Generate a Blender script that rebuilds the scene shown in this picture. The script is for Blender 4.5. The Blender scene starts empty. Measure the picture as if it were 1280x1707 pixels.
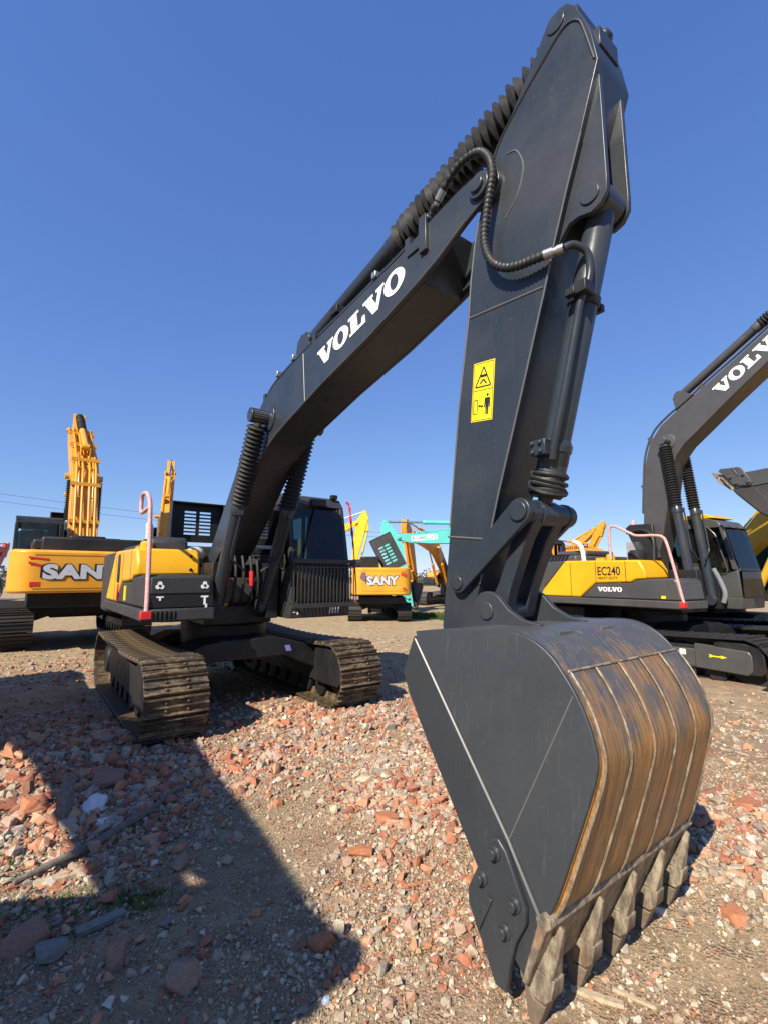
import bpy, bmesh, math, random
import numpy as np
from mathutils import Vector, Matrix

random.seed(7)
R = math.radians
C = bpy.data.collections.new('scene_objects')
bpy.context.scene.collection.children.link(C)

# ------------------------------------------------------------------ materials
MATS = {}

def new_mat(name):
    m = bpy.data.materials.new(name)
    m.use_nodes = True
    nt = m.node_tree
    b = nt.nodes['Principled BSDF']
    return m, nt, b

def node(nt, kind, **kw):
    n = nt.nodes.new(kind)
    for k, v in kw.items():
        if k in n.inputs:
            n.inputs[k].default_value = v
        else:
            setattr(n, k, v)
    return n

def ramp(nt, src, stops):
    r = nt.nodes.new('ShaderNodeValToRGB')
    e = r.color_ramp.elements
    while len(e) < len(stops):
        e.new(0.5)
    for i, (p, c) in enumerate(stops):
        e[i].position = p
        e[i].color = (*c, 1) if len(c) == 3 else c
    nt.links.new(src, r.inputs[0])
    return r.outputs[0]

def mixc(nt, fac, a, b):
    m = nt.nodes.new('ShaderNodeMix')
    m.data_type = 'RGBA'
    for k, v in ((0, fac), (6, a), (7, b)):
        if hasattr(v, 'is_linked') or hasattr(v, 'links'):
            nt.links.new(v, m.inputs[k])
        elif k == 0:
            m.inputs[0].default_value = v
        else:
            m.inputs[k].default_value = (*v, 1)
    return m.outputs[2]

def coords(nt, scale=(1, 1, 1)):
    tc = nt.nodes.new('ShaderNodeTexCoord')
    mp = nt.nodes.new('ShaderNodeMapping')
    mp.inputs['Scale'].default_value = scale
    nt.links.new(tc.outputs['Object'], mp.inputs[0])
    return mp.outputs[0]

def noise(nt, vec, scale, detail=5, rough=0.6):
    n = nt.nodes.new('ShaderNodeTexNoise')
    n.inputs['Scale'].default_value = scale
    n.inputs['Detail'].default_value = detail
    n.inputs['Roughness'].default_value = rough
    nt.links.new(vec, n.inputs['Vector'])
    return n.outputs['Fac']

def bump(nt, b, height, strength=0.2, dist=0.01):
    n = nt.nodes.new('ShaderNodeBump')
    n.inputs['Strength'].default_value = strength
    n.inputs['Distance'].default_value = dist
    nt.links.new(height, n.inputs['Height'])
    nt.links.new(n.outputs[0], b.inputs['Normal'])

def paint(name, col, rough=0.4, metal=0.0, dirt=0.35, dirtcol=(0.17, 0.13, 0.09), streak=0.5, bmp=0.08, spec=0.5, scale=1.0, chips=0.0):
    """painted steel or plastic: slight tone drift, dust specks, vertical wash marks"""
    if name in MATS:
        return MATS[name]
    m, nt, b = new_mat(name)
    v = coords(nt)
    n1 = noise(nt, v, 1.3 * scale, 4)
    c1 = mixc(nt, ramp(nt, n1, [(0.3, (0, 0, 0)), (0.7, (1, 1, 1))]), tuple(x * 0.86 for x in col), tuple(min(1, x * 1.14) for x in col))
    n2 = noise(nt, coords(nt, (9, 9, 1.2)), 2.2 * scale, 6, 0.7)
    f2 = ramp(nt, n2, [(0.50, (0, 0, 0)), (0.80, (dirt * streak,) * 3)])
    c2 = mixc(nt, f2, c1, dirtcol)
    n3 = noise(nt, v, 34 * scale, 6, 0.75)
    f3 = ramp(nt, n3, [(0.56, (0, 0, 0)), (0.72, (dirt * 0.5,) * 3)])
    c3 = mixc(nt, f3, c2, dirtcol)
    if chips:
        n4 = noise(nt, v, 55, 4, 0.8)
        n5 = noise(nt, v, 1.7, 4, 0.7)
        f4 = ramp(nt, n4, [(0.665, (0, 0, 0)), (0.70, (chips,) * 3)])
        mm = nt.nodes.new('ShaderNodeMath'); mm.operation = 'MULTIPLY'
        nt.links.new(f4, mm.inputs[0]); nt.links.new(ramp(nt, n5, [(.42, (0, 0, 0)), (.6, (1, 1, 1))]), mm.inputs[1])
        c3 = mixc(nt, mm.outputs[0], c3, (0.24, 0.215, 0.18))
        film = ramp(nt, noise(nt, v, 0.9, 6, 0.68), [(.45, (0, 0, 0)), (.75, (chips * .28,) * 3)])
        c3 = mixc(nt, film, c3, (0.16, 0.14, 0.115))
    nt.links.new(c3, b.inputs['Base Color'])
    rr = ramp(nt, noise(nt, v, 6 * scale, 5, 0.7), [(0.3, (rough * 0.75,) * 3), (0.75, (min(1, rough * 1.45),) * 3)])
    nt.links.new(rr, b.inputs['Roughness'])
    b.inputs['Metallic'].default_value = metal
    b.inputs['Specular IOR Level'].default_value = spec
    if bmp:
        bump(nt, b, noise(nt, v, 7 * scale, 3), bmp, 0.01)
    MATS[name] = m
    return m

def plain(name, col, rough=0.5, metal=0.0, spec=0.5):
    if name in MATS:
        return MATS[name]
    m, nt, b = new_mat(name)
    v = coords(nt)
    c = mixc(nt, noise(nt, v, 12, 4), tuple(x * 0.85 for x in col), tuple(min(1, x * 1.12) for x in col))
    nt.links.new(c, b.inputs['Base Color'])
    b.inputs['Roughness'].default_value = rough
    b.inputs['Metallic'].default_value = metal
    b.inputs['Specular IOR Level'].default_value = spec
    MATS[name] = m
    return m

GREY = paint('charcoal_paint', (0.0245, 0.0315, 0.041), 0.30, dirt=0.30, dirtcol=(0.085, 0.08, 0.075), spec=.42, chips=.6)
BLACK = paint('black_paint', (0.011, 0.0115, 0.013), 0.45, spec=.35, chips=.5, dirt=0.22, dirtcol=(0.10, 0.085, 0.07))
DGREY = paint('dark_plastic', (0.030, 0.031, 0.033), 0.5, dirt=0.35, spec=.4, chips=.5)
MIDGREY = paint('warm_grey_paint', (0.058, 0.057, 0.057), 0.36, dirt=0.3, chips=.5)
YELLOW = paint('yellow_paint', (0.72, 0.36, 0.008), 0.38, dirt=0.16, dirtcol=(0.32, 0.2, 0.05))
AMBER = paint('amber_paint', (0.66, 0.30, 0.020), 0.36, dirt=0.2, dirtcol=(0.3, 0.17, 0.05))
ORANGE = paint('orange_paint', (0.70, 0.26, 0.02), 0.4, dirt=0.25, dirtcol=(0.3, 0.17, 0.06))
TEAL = paint('teal_paint', (0.10, 0.52, 0.46), 0.4, dirt=0.2, dirtcol=(0.25, 0.3, 0.26))
LEMON = paint('lemon_paint', (0.76, 0.50, 0.02), 0.4, dirt=0.2)
REDP = paint('red_paint', (0.45, 0.05, 0.03), 0.45, dirt=0.3)
RUBBER = paint('black_rubber', (0.014, 0.014, 0.014), 0.55, dirt=0.35, dirtcol=(0.09, 0.075, 0.06), bmp=0.2, scale=3)
STEEL = paint('bare_steel', (0.42, 0.42, 0.41), 0.3, metal=0.9, dirt=0.3)
CHROME = plain('bright_metal', (0.45, 0.46, 0.46), 0.32, 0.8)
SILVER = plain('silver_lettering', (0.60, 0.61, 0.62), 0.35, 0.25)
WHITE = plain('white_decal', (0.80, 0.80, 0.79), 0.5)
BLACKD = plain('black_decal', (0.012, 0.012, 0.012), 0.5)
YDECAL = plain('yellow_decal', (0.85, 0.66, 0.01), 0.45)
RED = plain('red_plastic', (0.55, 0.02, 0.02), 0.5)
PURPLE = plain('purple_decal', (0.22, 0.18, 0.55), 0.5)
CREAM = plain('cream_plastic', (0.55, 0.48, 0.36), 0.5)
WHITEP = paint('white_pipe', (0.70, 0.70, 0.68), 0.5, dirt=0.3)

def glass_mat(name, tint):
    m = bpy.data.materials.new(name); m.use_nodes = True
    nt = m.node_tree; nt.nodes.remove(nt.nodes['Principled BSDF'])
    out = nt.nodes['Material Output']
    tr = nt.nodes.new('ShaderNodeBsdfTransparent'); tr.inputs[0].default_value = (*tint, 1)
    gl = nt.nodes.new('ShaderNodeBsdfGlossy'); gl.inputs['Roughness'].default_value = .03
    df = nt.nodes.new('ShaderNodeBsdfDiffuse'); df.inputs[0].default_value = (.20, .19, .17, 1)
    fr = nt.nodes.new('ShaderNodeFresnel'); fr.inputs[0].default_value = 1.5
    mx = nt.nodes.new('ShaderNodeMixShader'); nt.links.new(fr.outputs[0], mx.inputs[0])
    nt.links.new(tr.outputs[0], mx.inputs[1]); nt.links.new(gl.outputs[0], mx.inputs[2])
    dust = ramp(nt, noise(nt, coords(nt), 3.5, 6, .7), [(.45, (.02,) * 3), (.8, (.12,) * 3)])
    m2 = nt.nodes.new('ShaderNodeMixShader'); nt.links.new(dust, m2.inputs[0])
    nt.links.new(mx.outputs[0], m2.inputs[1]); nt.links.new(df.outputs[0], m2.inputs[2])
    nt.links.new(m2.outputs[0], out.inputs[0])
    MATS[name] = m
    return m
GLASS = glass_mat('tinted_glass', (.22, .31, .31))

def pink_wrap():
    m, nt, b = new_mat('pink_foam_wrap')
    v = coords(nt, (1, 1, 14))
    c = ramp(nt, noise(nt, v, 5, 5, 0.7), [(0.3, (0.50, 0.20, 0.19)), (0.55, (0.58, 0.33, 0.31)), (0.75, (0.68, 0.52, 0.48))])
    nt.links.new(c, b.inputs['Base Color'])
    b.inputs['Roughness'].default_value = 0.6
    bump(nt, b, noise(nt, v, 9, 3), 0.4, 0.01)
    return m
PINK = pink_wrap()

def rust_steel(name, amount):
    """ground-worn plate: streaks running round the shell, rust, bare dark steel, pale scuffs"""
    m, nt, b = new_mat(name)
    vs = coords(nt, (2.6, 58, 2.6))
    vb = coords(nt)
    st = noise(nt, vs, 1.5, 7, 0.72)
    big = noise(nt, vb, 2.6, 5, 0.65)
    fine = noise(nt, coords(nt, (7, 130, 7)), 2.0, 7, 0.78)
    rust = ramp(nt, st, [(0.28, (0.045, 0.032, 0.020)), (0.40, (0.14, 0.078, 0.032)), (0.50, (0.27, 0.135, 0.040)), (0.60, (0.31, 0.175, 0.065)), (0.72, (0.44, 0.31, 0.17))])
    dark = ramp(nt, fine, [(0.3, (0.030, 0.034, 0.042)), (0.52, (0.065, 0.070, 0.080)), (0.64, (0.15, 0.145, 0.13)), (0.75, (0.27, 0.25, 0.21))])
    add = nt.nodes.new('ShaderNodeMath'); add.operation = 'MULTIPLY_ADD'
    nt.links.new(st, add.inputs[0]); add.inputs[1].default_value = 0.5
    nt.links.new(big, add.inputs[2])
    # wear belongs to the lower shell that drags on the ground
    sep = nt.nodes.new('ShaderNodeSeparateXYZ'); nt.links.new(vb, sep.inputs[0])
    zz = nt.nodes.new('ShaderNodeMapRange'); nt.links.new(sep.outputs[2], zz.inputs[0])
    zz.inputs[1].default_value = 1.45; zz.inputs[2].default_value = 0.95
    zz.inputs[3].default_value = -0.16; zz.inputs[4].default_value = 0.12
    a2 = nt.nodes.new('ShaderNodeMath'); a2.operation = 'ADD'
    nt.links.new(add.outputs[0], a2.inputs[0]); nt.links.new(zz.outputs[0], a2.inputs[1])
    f = ramp(nt, a2.outputs[0], [(0.77 - amount, (0, 0, 0)), (0.95 - amount, (1, 1, 1))])
    c = mixc(nt, f, dark, rust)
    hot = ramp(nt, noise(nt, coords(nt, (3, 12, 3)), 1.7, 4), [(0.55, (0, 0, 0)), (0.70, (0.8,) * 3)])
    hm = nt.nodes.new('ShaderNodeMath'); hm.operation = 'MULTIPLY'
    nt.links.new(hot, hm.inputs[0]); nt.links.new(f, hm.inputs[1])
    c = mixc(nt, hm.outputs[0], c, (0.54, 0.22, 0.038))
    sc = ramp(nt, noise(nt, coords(nt, (1.2, 60, 1.2)), 3, 7, 0.8), [(0.58, (0, 0, 0)), (0.68, (0.6,) * 3)])
    c = mixc(nt, sc, c, (0.30, 0.27, 0.22))
    dk = ramp(nt, noise(nt, coords(nt, (1.6, 95, 1.6)), 2.4, 7, 0.8), [(0.58, (0, 0, 0)), (0.68, (0.6,) * 3)])
    c = mixc(nt, dk, c, (0.035, 0.032, 0.030))
    mud = ramp(nt, noise(nt, vb, 22, 7, 0.8), [(0.56, (0, 0, 0)), (0.68, (0.55,) * 3)])
    c = mixc(nt, mud, c, (0.27, 0.225, 0.155))
    olive = ramp(nt, noise(nt, coords(nt, (1.5, 8, 1.5)), 1.3, 4), [(0.45, (0, 0, 0)), (0.65, (0.28,) * 3)])
    c = mixc(nt, olive, c, (0.10, 0.088, 0.058))
    nt.links.new(c, b.inputs['Base Color'])
    b.inputs['Metallic'].default_value = 0.08
    rr = ramp(nt, fine, [(0.3, (0.32,) * 3), (0.7, (0.6,) * 3)])
    nt.links.new(rr, b.inputs['Roughness'])
    bump(nt, b, fine, 0.25, 0.006)
    MATS[name] = m
    return m
RUST = rust_steel('rusted_wear_plate', 0.11)
SHELL = rust_steel('scuffed_shell', 0.10)

def edge_steel():
    m, nt, b = new_mat('muddy_cast_steel')
    v = coords(nt)
    n = noise(nt, coords(nt, (3, 3, 1)), 7, 7, 0.75)
    c = ramp(nt, n, [(0.3, (0.06, 0.052, 0.044)), (0.45, (0.15, 0.12, 0.085)), (0.57, (0.29, 0.235, 0.165)), (0.72, (0.42, 0.36, 0.26))])
    r = ramp(nt, noise(nt, v, 5, 5), [(0.55, (0, 0, 0)), (0.68, (0.7,) * 3)])
    c = mixc(nt, r, c, (0.26, 0.12, 0.05))
    nt.links.new(c, b.inputs['Base Color'])
    b.inputs['Roughness'].default_value = 0.6
    b.inputs['Metallic'].default_value = 0.15
    bump(nt, b, noise(nt, v, 30, 6, 0.7), 0.5, 0.01)
    MATS['muddy_cast_steel'] = m
    return m
CAST = edge_steel()
TOOTH = paint('rusty_tooth', (0.17, 0.125, 0.09), 0.6, dirt=.8, dirtcol=(.33, .27, .19), bmp=.3, scale=4)

def bucket_paint():
    """charcoal paint with fine scratches and rubbed pale spots"""
    m, nt, b = new_mat('scratched_charcoal_paint')
    v = coords(nt)
    c = mixc(nt, noise(nt, v, 1.6, 4), (0.026, 0.030, 0.035), (0.037, 0.042, 0.048))
    s1 = ramp(nt, noise(nt, coords(nt, (26, 1, 2.0)), 2.2, 7, 0.8), [(0.56, (0, 0, 0)), (0.72, (0.5,) * 3)])
    c = mixc(nt, s1, c, (0.085, 0.092, 0.098))
    s2 = ramp(nt, noise(nt, v, 60, 4, 0.8), [(0.66, (0, 0, 0)), (0.74, (0.5,) * 3)])
    c = mixc(nt, s2, c, (0.26, 0.25, 0.23))
    nt.links.new(c, b.inputs['Base Color'])
    rr = ramp(nt, noise(nt, v, 5, 5, 0.7), [(0.3, (0.30,) * 3), (0.75, (0.55,) * 3)])
    nt.links.new(rr, b.inputs['Roughness'])
    bump(nt, b, noise(nt, v, 5, 3), 0.06, 0.01)
    MATS['scratched_charcoal_paint'] = m
    return m
BPAINT = bucket_paint()

def shoe_steel():
    m, nt, b = new_mat('worn_track_steel')
    v = coords(nt)
    n = noise(nt, coords(nt, (1, 0.6, 1)), 9, 7, 0.75)
    c = ramp(nt, n, [(0.3, (0.024, 0.019, 0.015)), (0.46, (0.075, 0.054, 0.034)), (0.57, (0.19, 0.14, 0.08)), (0.70, (0.34, 0.26, 0.165))])
    nt.links.new(c, b.inputs['Base Color'])
    b.inputs['Roughness'].default_value = 0.5
    b.inputs['Metallic'].default_value = 0.35
    bump(nt, b, noise(nt, v, 28, 5, 0.7), 0.4, 0.008)
    MATS['worn_track_steel'] = m
    return m
SHOE = shoe_steel()
SHOED = paint('dark_track_steel', (0.030, 0.026, 0.024), 0.5, metal=0.3, dirt=0.5, dirtcol=(0.14, 0.11, 0.08), scale=3)

# ------------------------------------------------------------------ mesh kit
class MB:
    def __init__(self):
        self.v = []; self.f = []
    def add(self, vs, fs):
        o = len(self.v)
        self.v += [tuple(p) for p in vs]
        self.f += [tuple(i + o for i in f) for f in fs]
        return self
    def box(self, x0, x1, y0, y1, z0, z1, M=None):
        vs = [(x, y, z) for x in (x0, x1) for y in (y0, y1) for z in (z0, z1)]
        if M is not None:
            vs = [M @ Vector(p) for p in vs]
        return self.add(vs, [(0, 1, 3, 2), (4, 6, 7, 5), (0, 4, 5, 1), (2, 3, 7, 6), (0, 2, 6, 4), (1, 5, 7, 3)])
    def prism(self, pts, y0, y1):          # outline in x-z, thickness along y
        n = len(pts)
        vs = [(x, y0, z) for x, z in pts] + [(x, y1, z) for x, z in pts]
        fs = [tuple(range(n)), tuple(range(2 * n - 1, n - 1, -1))]
        fs += [(i, n + i, n + (i + 1) % n, (i + 1) % n) for i in range(n)]
        return self.add(vs, fs)
    def prism_yz(self, pts, x0, x1):
        n = len(pts)
        vs = [(x0, y, z) for y, z in pts] + [(x1, y, z) for y, z in pts]
        fs = [tuple(range(n)), tuple(range(2 * n - 1, n - 1, -1))]
        fs += [(i, n + i, n + (i + 1) % n, (i + 1) % n) for i in range(n)]
        return self.add(vs, fs)
    def prism_xy(self, pts, z0, z1):
        n = len(pts)
        vs = [(x, y, z0) for x, y in pts] + [(x, y, z1) for x, y in pts]
        fs = [tuple(range(n)), tuple(range(2 * n - 1, n - 1, -1))]
        fs += [(i, n + i, n + (i + 1) % n, (i + 1) % n) for i in range(n)]
        return self.add(vs, fs)
    def lathe(self, p0, p1, prof, n=20, caps=True):   # prof: (distance along axis, radius)
        p0 = Vector(p0); p1 = Vector(p1)
        a = (p1 - p0).normalized()
        u = a.orthogonal().normalized(); w = a.cross(u)
        vs = []; fs = []
        for t, r in prof:
            for k in range(n):
                an = 2 * math.pi * k / n
                vs.append(p0 + a * t + (u * math.cos(an) + w * math.sin(an)) * r)
        for i in range(len(prof) - 1):
            for k in range(n):
                k2 = (k + 1) % n
                fs.append((i * n + k, i * n + k2, (i + 1) * n + k2, (i + 1) * n + k))
        if caps:
            fs.append(tuple(range(n - 1, -1, -1)))
            m = (len(prof) - 1) * n
            fs.append(tuple(range(m, m + n)))
        return self.add(vs, fs)
    def cyl(self, p0, p1, r, r1=None, n=20):
        L = (Vector(p1) - Vector(p0)).length
        return self.lathe(p0, p1, [(0, r), (L, r if r1 is None else r1)], n)
    def tube(self, path, r, n=10, rad=None):
        P = [Vector(p) for p in path]
        vs = []; fs = []
        up = None
        for i, p in enumerate(P):
            t = (P[min(i + 1, len(P) - 1)] - P[max(i - 1, 0)]).normalized()
            if up is None:
                up = t.orthogonal().normalized()
            up = (up - t * up.dot(t))
            up = up.normalized() if up.length > 1e-6 else t.orthogonal().normalized()
            w = t.cross(up)
            rr = rad[i] if rad else r
            for k in range(n):
                an = 2 * math.pi * k / n
                vs.append(p + (up * math.cos(an) + w * math.sin(an)) * rr)
        for i in range(len(P) - 1):
            for k in range(n):
                k2 = (k + 1) % n
                fs.append((i * n + k, i * n + k2, (i + 1) * n + k2, (i + 1) * n + k))
        fs.append(tuple(range(n - 1, -1, -1)))
        m = (len(P) - 1) * n
        fs.append(tuple(range(m, m + n)))
        return self.add(vs, fs)
    def xf(self, M):
        self.v = [tuple(M @ Vector(p)) for p in self.v]
        return self
    def build(self, name, mat, parent=None, bevel=0.0, angle=38, smooth=True, recalc=True):
        me = bpy.data.meshes.new(name)
        me.from_pydata(self.v, [], self.f)
        if recalc:
            bm = bmesh.new(); bm.from_mesh(me)
            bmesh.ops.recalc_face_normals(bm, faces=bm.faces)
            bm.to_mesh(me); bm.free()
        if smooth:
            me.polygons.foreach_set('use_smooth', [True] * len(me.polygons))
            me.set_sharp_from_angle(angle=R(angle))
        me.materials.append(mat)
        o = bpy.data.objects.new(name, me)
        C.objects.link(o)
        if parent is not None:
            o.parent = parent
        if bevel:
            b = o.modifiers.new('bevel', 'BEVEL')
            b.width = bevel; b.segments = 2; b.limit_method = 'ANGLE'; b.angle_limit = R(40)
        return o

def spline(pts, k=8):
    """Catmull-Rom through points"""
    P = [Vector(p) for p in pts]
    out = []
    for i in range(len(P) - 1):
        a = P[max(i - 1, 0)]; b = P[i]; c = P[i + 1]; d = P[min(i + 2, len(P) - 1)]
        for s in range(k):
            t = s / k
            out.append(0.5 * ((2 * b) + (c - a) * t + (2 * a - 5 * b + 4 * c - d) * t * t + (3 * b - a - 3 * c + d) * t ** 3))
    out.append(P[-1])
    return out

def thing(name, label, cat, loc=(0, 0, 0), rz=0.0, group=None, scale=1.0):
    o = bpy.data.objects.new(name, None)
    C.objects.link(o)
    o.empty_display_size = 0.3
    o.location = loc; o.rotation_euler = (0, 0, rz); o.scale = (scale,) * 3
    o['label'] = label; o['category'] = cat
    if group:
        o['group'] = group
    return o

def tag(o, label, cat, group=None):
    o['label'] = label; o['category'] = cat
    if group:
        o['group'] = group
    return o

# ------------------------------------------------------------------ lettering
def ellipse(cx, cy, rx, ry, n=28):
    return [(cx + rx * math.cos(2 * math.pi * k / n), cy + ry * math.sin(2 * math.pi * k / n)) for k in range(n)]

G_V = [(-.05, 1), (.47, 1), (.47, .86), (.40, .86), (.575, .34), (.74, .86), (.64, .86), (.64, 1), (1.03, 1), (1.03, .86), (.95, .86), (.64, 0), (.37, 0), (.04, .86), (-.05, .86)]
G_L = [(0, 0), (.88, 0), (.88, .42), (.75, .42), (.68, .15), (.47, .15), (.47, .86), (.58, .86), (.58, 1), (0, 1), (0, .86), (.11, .86), (.11, .14), (0, .14)]

def slab_word():
    """the slab-serif five letter word: flat polygons with holes as quad rings; returns verts, faces, width"""
    vs = []; fs = []; x = 0.0
    for ch, adv in (('V', .99), ('O', 1.0), ('L', .90), ('V', .99), ('O', .96)):
        o = len(vs)
        if ch == 'O':
            n = 32
            a = ellipse(x + .48, .5, .48, .54, n); b = ellipse(x + .48, .5, .195, .36, n)
            vs += a + b
            fs += [(o + i, o + (i + 1) % n, o + n + (i + 1) % n, o + n + i) for i in range(n)]
        else:
            g = [(x + p, q) for p, q in (G_V if ch == 'V' else G_L)]
            vs += g
            fs.append(tuple(range(o, o + len(g))))
        x += adv
    return vs, fs, x

def font_word(text, bold=0.0, shear=0.0, spacing=1.0, width=1.0):
    cu = bpy.data.curves.new('w', 'FONT')
    cu.body = text; cu.size = 1.0; cu.offset = bold; cu.shear = shear; cu.space_character = spacing
    cu.resolution_u = 4
    ob = bpy.data.objects.new('w', cu)
    C.objects.link(ob)
    dg = bpy.context.evaluated_depsgraph_get()
    me = bpy.data.meshes.new_from_object(ob.evaluated_get(dg))
    vs = [(v.co.x, v.co.y) for v in me.vertices]
    fs = [tuple(p.vertices) for p in me.polygons]
    bpy.data.objects.remove(ob); bpy.data.curves.remove(cu); bpy.data.meshes.remove(me)
    x0 = min(v[0] for v in vs); y0 = min(v[1] for v in vs)
    x1 = max(v[0] for v in vs); y1 = max(v[1] for v in vs)
    return [((a - x0) / (y1 - y0), (b - y0) / (y1 - y0)) for a, b in vs], fs, (x1 - x0) / (y1 - y0)

def letter(word, place, w, h, mat, parent, name='lettering', thick=0.004):
    """place(tx, ty, depth) maps letter plane to local space, w x h the size of the word"""
    vs, fs, ww = word
    pts = [(x / ww * w, y * h) for x, y in vs]
    n = len(pts)
    V = [place(x, y, 0) for x, y in pts] + [place(x, y, thick) for x, y in pts]
    F = [tuple(i + n for i in f) for f in fs]
    cnt = {}
    for f in fs:
        for i in range(len(f)):
            e = (f[i], f[(i + 1) % len(f)])
            cnt.setdefault(frozenset(e), []).append(e)
    for k, l in cnt.items():
        if len(l) == 1:
            a, b = l[0]
            F.append((a, b, n + b, n + a))
    mb = MB(); mb.add(V, F)
    return mb.build(name, mat, parent, smooth=False)

def on_right(x, y, z, ang=0.0):       # a face whose outward side is -y
    c, s = math.cos(ang), math.sin(ang)
    return lambda tx, ty, d: (x + tx * c - ty * s, y - d, z + tx * s + ty * c)
def on_left(x, y, z, ang=0.0):
    c, s = math.cos(ang), math.sin(ang)
    return lambda tx, ty, d: (x - tx * c + ty * s, y + d, z + tx * s + ty * c)
def on_rear(x, y, z):
    return lambda tx, ty, d: (x - d, y - tx, z + ty)
def on_front(x, y, z):
    return lambda tx, ty, d: (x + d, y + tx, z + ty)

# ------------------------------------------------------------------ excavator profiles (side view, metres, machine frame)
BOOM = [(.38, 2.09), (.62, 2.32), (1.0, 2.72), (1.45, 3.2), (1.85, 3.6), (2.2, 3.86), (2.55, 4.0), (2.95, 4.075), (3.5, 4.14), (4.2, 4.205), (4.95, 4.28), (5.3, 4.36), (5.55, 4.39),
        (5.68, 4.395), (5.79, 4.385), (5.855, 4.335), (5.865, 4.26), (5.83, 4.195), (5.76, 4.165),
        (5.62, 4.115), (5.36, 4.0), (5.16, 3.935), (4.53, 3.775), (3.71, 3.62), (3.01, 3.455), (2.68, 3.37), (2.42, 3.27), (2.13, 3.09), (1.86, 2.87), (1.55, 2.6), (1.04, 2.18), (.62, 1.92), (.42, 1.68), (.3, 1.62), (.18, 1.66), (.13, 1.78), (.2, 1.92)]
FOOT = (.3, 1.78)
BTIP = (5.76, 4.28)
BCYL = (2.46, 3.62)
ARM = [(6.34, 5.06), (6.267, 5.045), (6.21, 4.965), (6.166, 4.89), (6.098, 4.82), (6.034, 4.735), (5.975, 4.66), (5.875, 4.53), (5.80, 4.40), (5.735, 4.25), (5.684, 4.10), (5.645, 3.95), (5.605, 3.72), (5.575, 3.46),
       (5.525, 3.18), (5.465, 2.85), (5.364, 2.08), (5.28, 1.45), (5.285, 1.33), (5.35, 1.25), (5.43, 1.25), (5.50, 1.33),
       (5.607, 1.714), (5.704, 2.024), (5.778, 2.263), (5.88, 2.56), (5.97, 2.826), (6.157, 3.389), (6.232, 3.635), (6.318, 3.886), (6.421, 4.166), (6.543, 4.516), (6.515, 4.72), (6.475, 4.86), (6.43, 4.98), (6.39, 5.04)]
ARMPANEL_UNUSED = [(6.335, 4.985), (6.285, 4.955), (6.20, 4.85), (6.11, 4.75), (6.03, 4.63), (5.93, 4.48), (5.86, 4.33), (5.80, 4.15), (5.76, 3.95), (5.72, 3.72), (5.69, 3.50), (6.10, 3.45), (6.215, 3.80), (6.32, 4.08), (6.44, 4.40), (6.495, 4.53), (6.47, 4.68), (6.43, 4.82), (6.38, 4.95)]
ATOP = (6.312, 4.985)
BKTPIN = (5.40, 1.36)
BCYLTOP = (6.43, 3.80)
RODPIN = (5.955, 2.12)
LINKPIN = (5.475, 1.72)
EARPIN = (5.71, 1.56)
SHELLC = [(5.60, 1.46), (5.785, 1.485), (5.93, 1.49), (6.06, 1.50), (6.175, 1.497), (6.272, 1.466), (6.35, 1.41), (6.405, 1.345), (6.458, 1.268), (6.503, 1.18), (6.534, 1.085), (6.541, 1.009), (6.517, .906), (6.482, .79), (6.444, .669), (6.392, .51), (6.352, .43)]
def smooth2(P, k=4):
    out = []
    for i in range(len(P) - 1):
        a = P[max(i - 1, 0)]; p = P[i]; q = P[i + 1]; d = P[min(i + 2, len(P) - 1)]
        for s in range(k):
            t = s / k
            out.append(tuple(0.5 * (2 * p[j] + (q[j] - a[j]) * t + (2 * a[j] - 5 * p[j] + 4 * q[j] - d[j]) * t * t + (3 * p[j] - a[j] - 3 * q[j] + d[j]) * t ** 3) for j in (0, 1)))
    return out + [P[-1]]
SHELLC = smooth2(SHELLC, 4)
SIDE = [(5.616, 1.418)] + SHELLC[:] + [(6.315, .40)]
STRIP = [(5.60, 1.44), (5.507, 1.244), (5.56, 1.13), (5.67, .967), (6.027, .47), (6.195, .24), (6.245, .19), (6.29, .28), (6.355, .415), (6.19, .66)]

def rot2(p, c, a):
    x, z = p[0] - c[0], p[1] - c[1]
    return (c[0] + x * math.cos(a) - z * math.sin(a), c[1] + x * math.sin(a) + z * math.cos(a))

class Pose:
    def __init__(self, boom=0, arm=0, bucket=0, bend=0):
        self.b, self.a, self.k, self.bend = R(boom), R(arm), R(bucket), R(bend)
    def pre(self, p):                  # a boom with a sharper knee
        if not self.bend:
            return p
        w = min(1.0, max(0.0, (p[0] - 1.7) / 1.5)); w = w * w * (3 - 2 * w)
        return rot2(p, (2.3, 3.45), -self.bend * w)
    def shift(self):
        q = self.pre(BTIP)
        return (q[0] - BTIP[0], q[1] - BTIP[1])
    def boom(self, p): return rot2(self.pre(p), FOOT, self.b)
    def arm(self, p):
        q = rot2(p, BTIP, self.a); s = self.shift()
        return rot2((q[0] + s[0], q[1] + s[1]), FOOT, self.b)
    def bkt(self, p):
        return self.arm(rot2(p, BKTPIN, self.k))
    def M(self, which):
        """4x4 transform for a part modelled in the zero pose"""
        def about(c, a):
            return Matrix.Translation((c[0], 0, c[1])) @ Matrix.Rotation(-a, 4, 'Y') @ Matrix.Translation((-c[0], 0, -c[1]))
        m = about(FOOT, self.b)
        if which in ('arm', 'bkt'):
            s = self.shift()
            m = m @ Matrix.Translation((s[0], 0, s[1])) @ about(BTIP, self.a)
        if which == 'bkt':
            m = m @ about(BKTPIN, self.k)
        return m

def P3(p, y): return (p[0], y, p[1])

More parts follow.
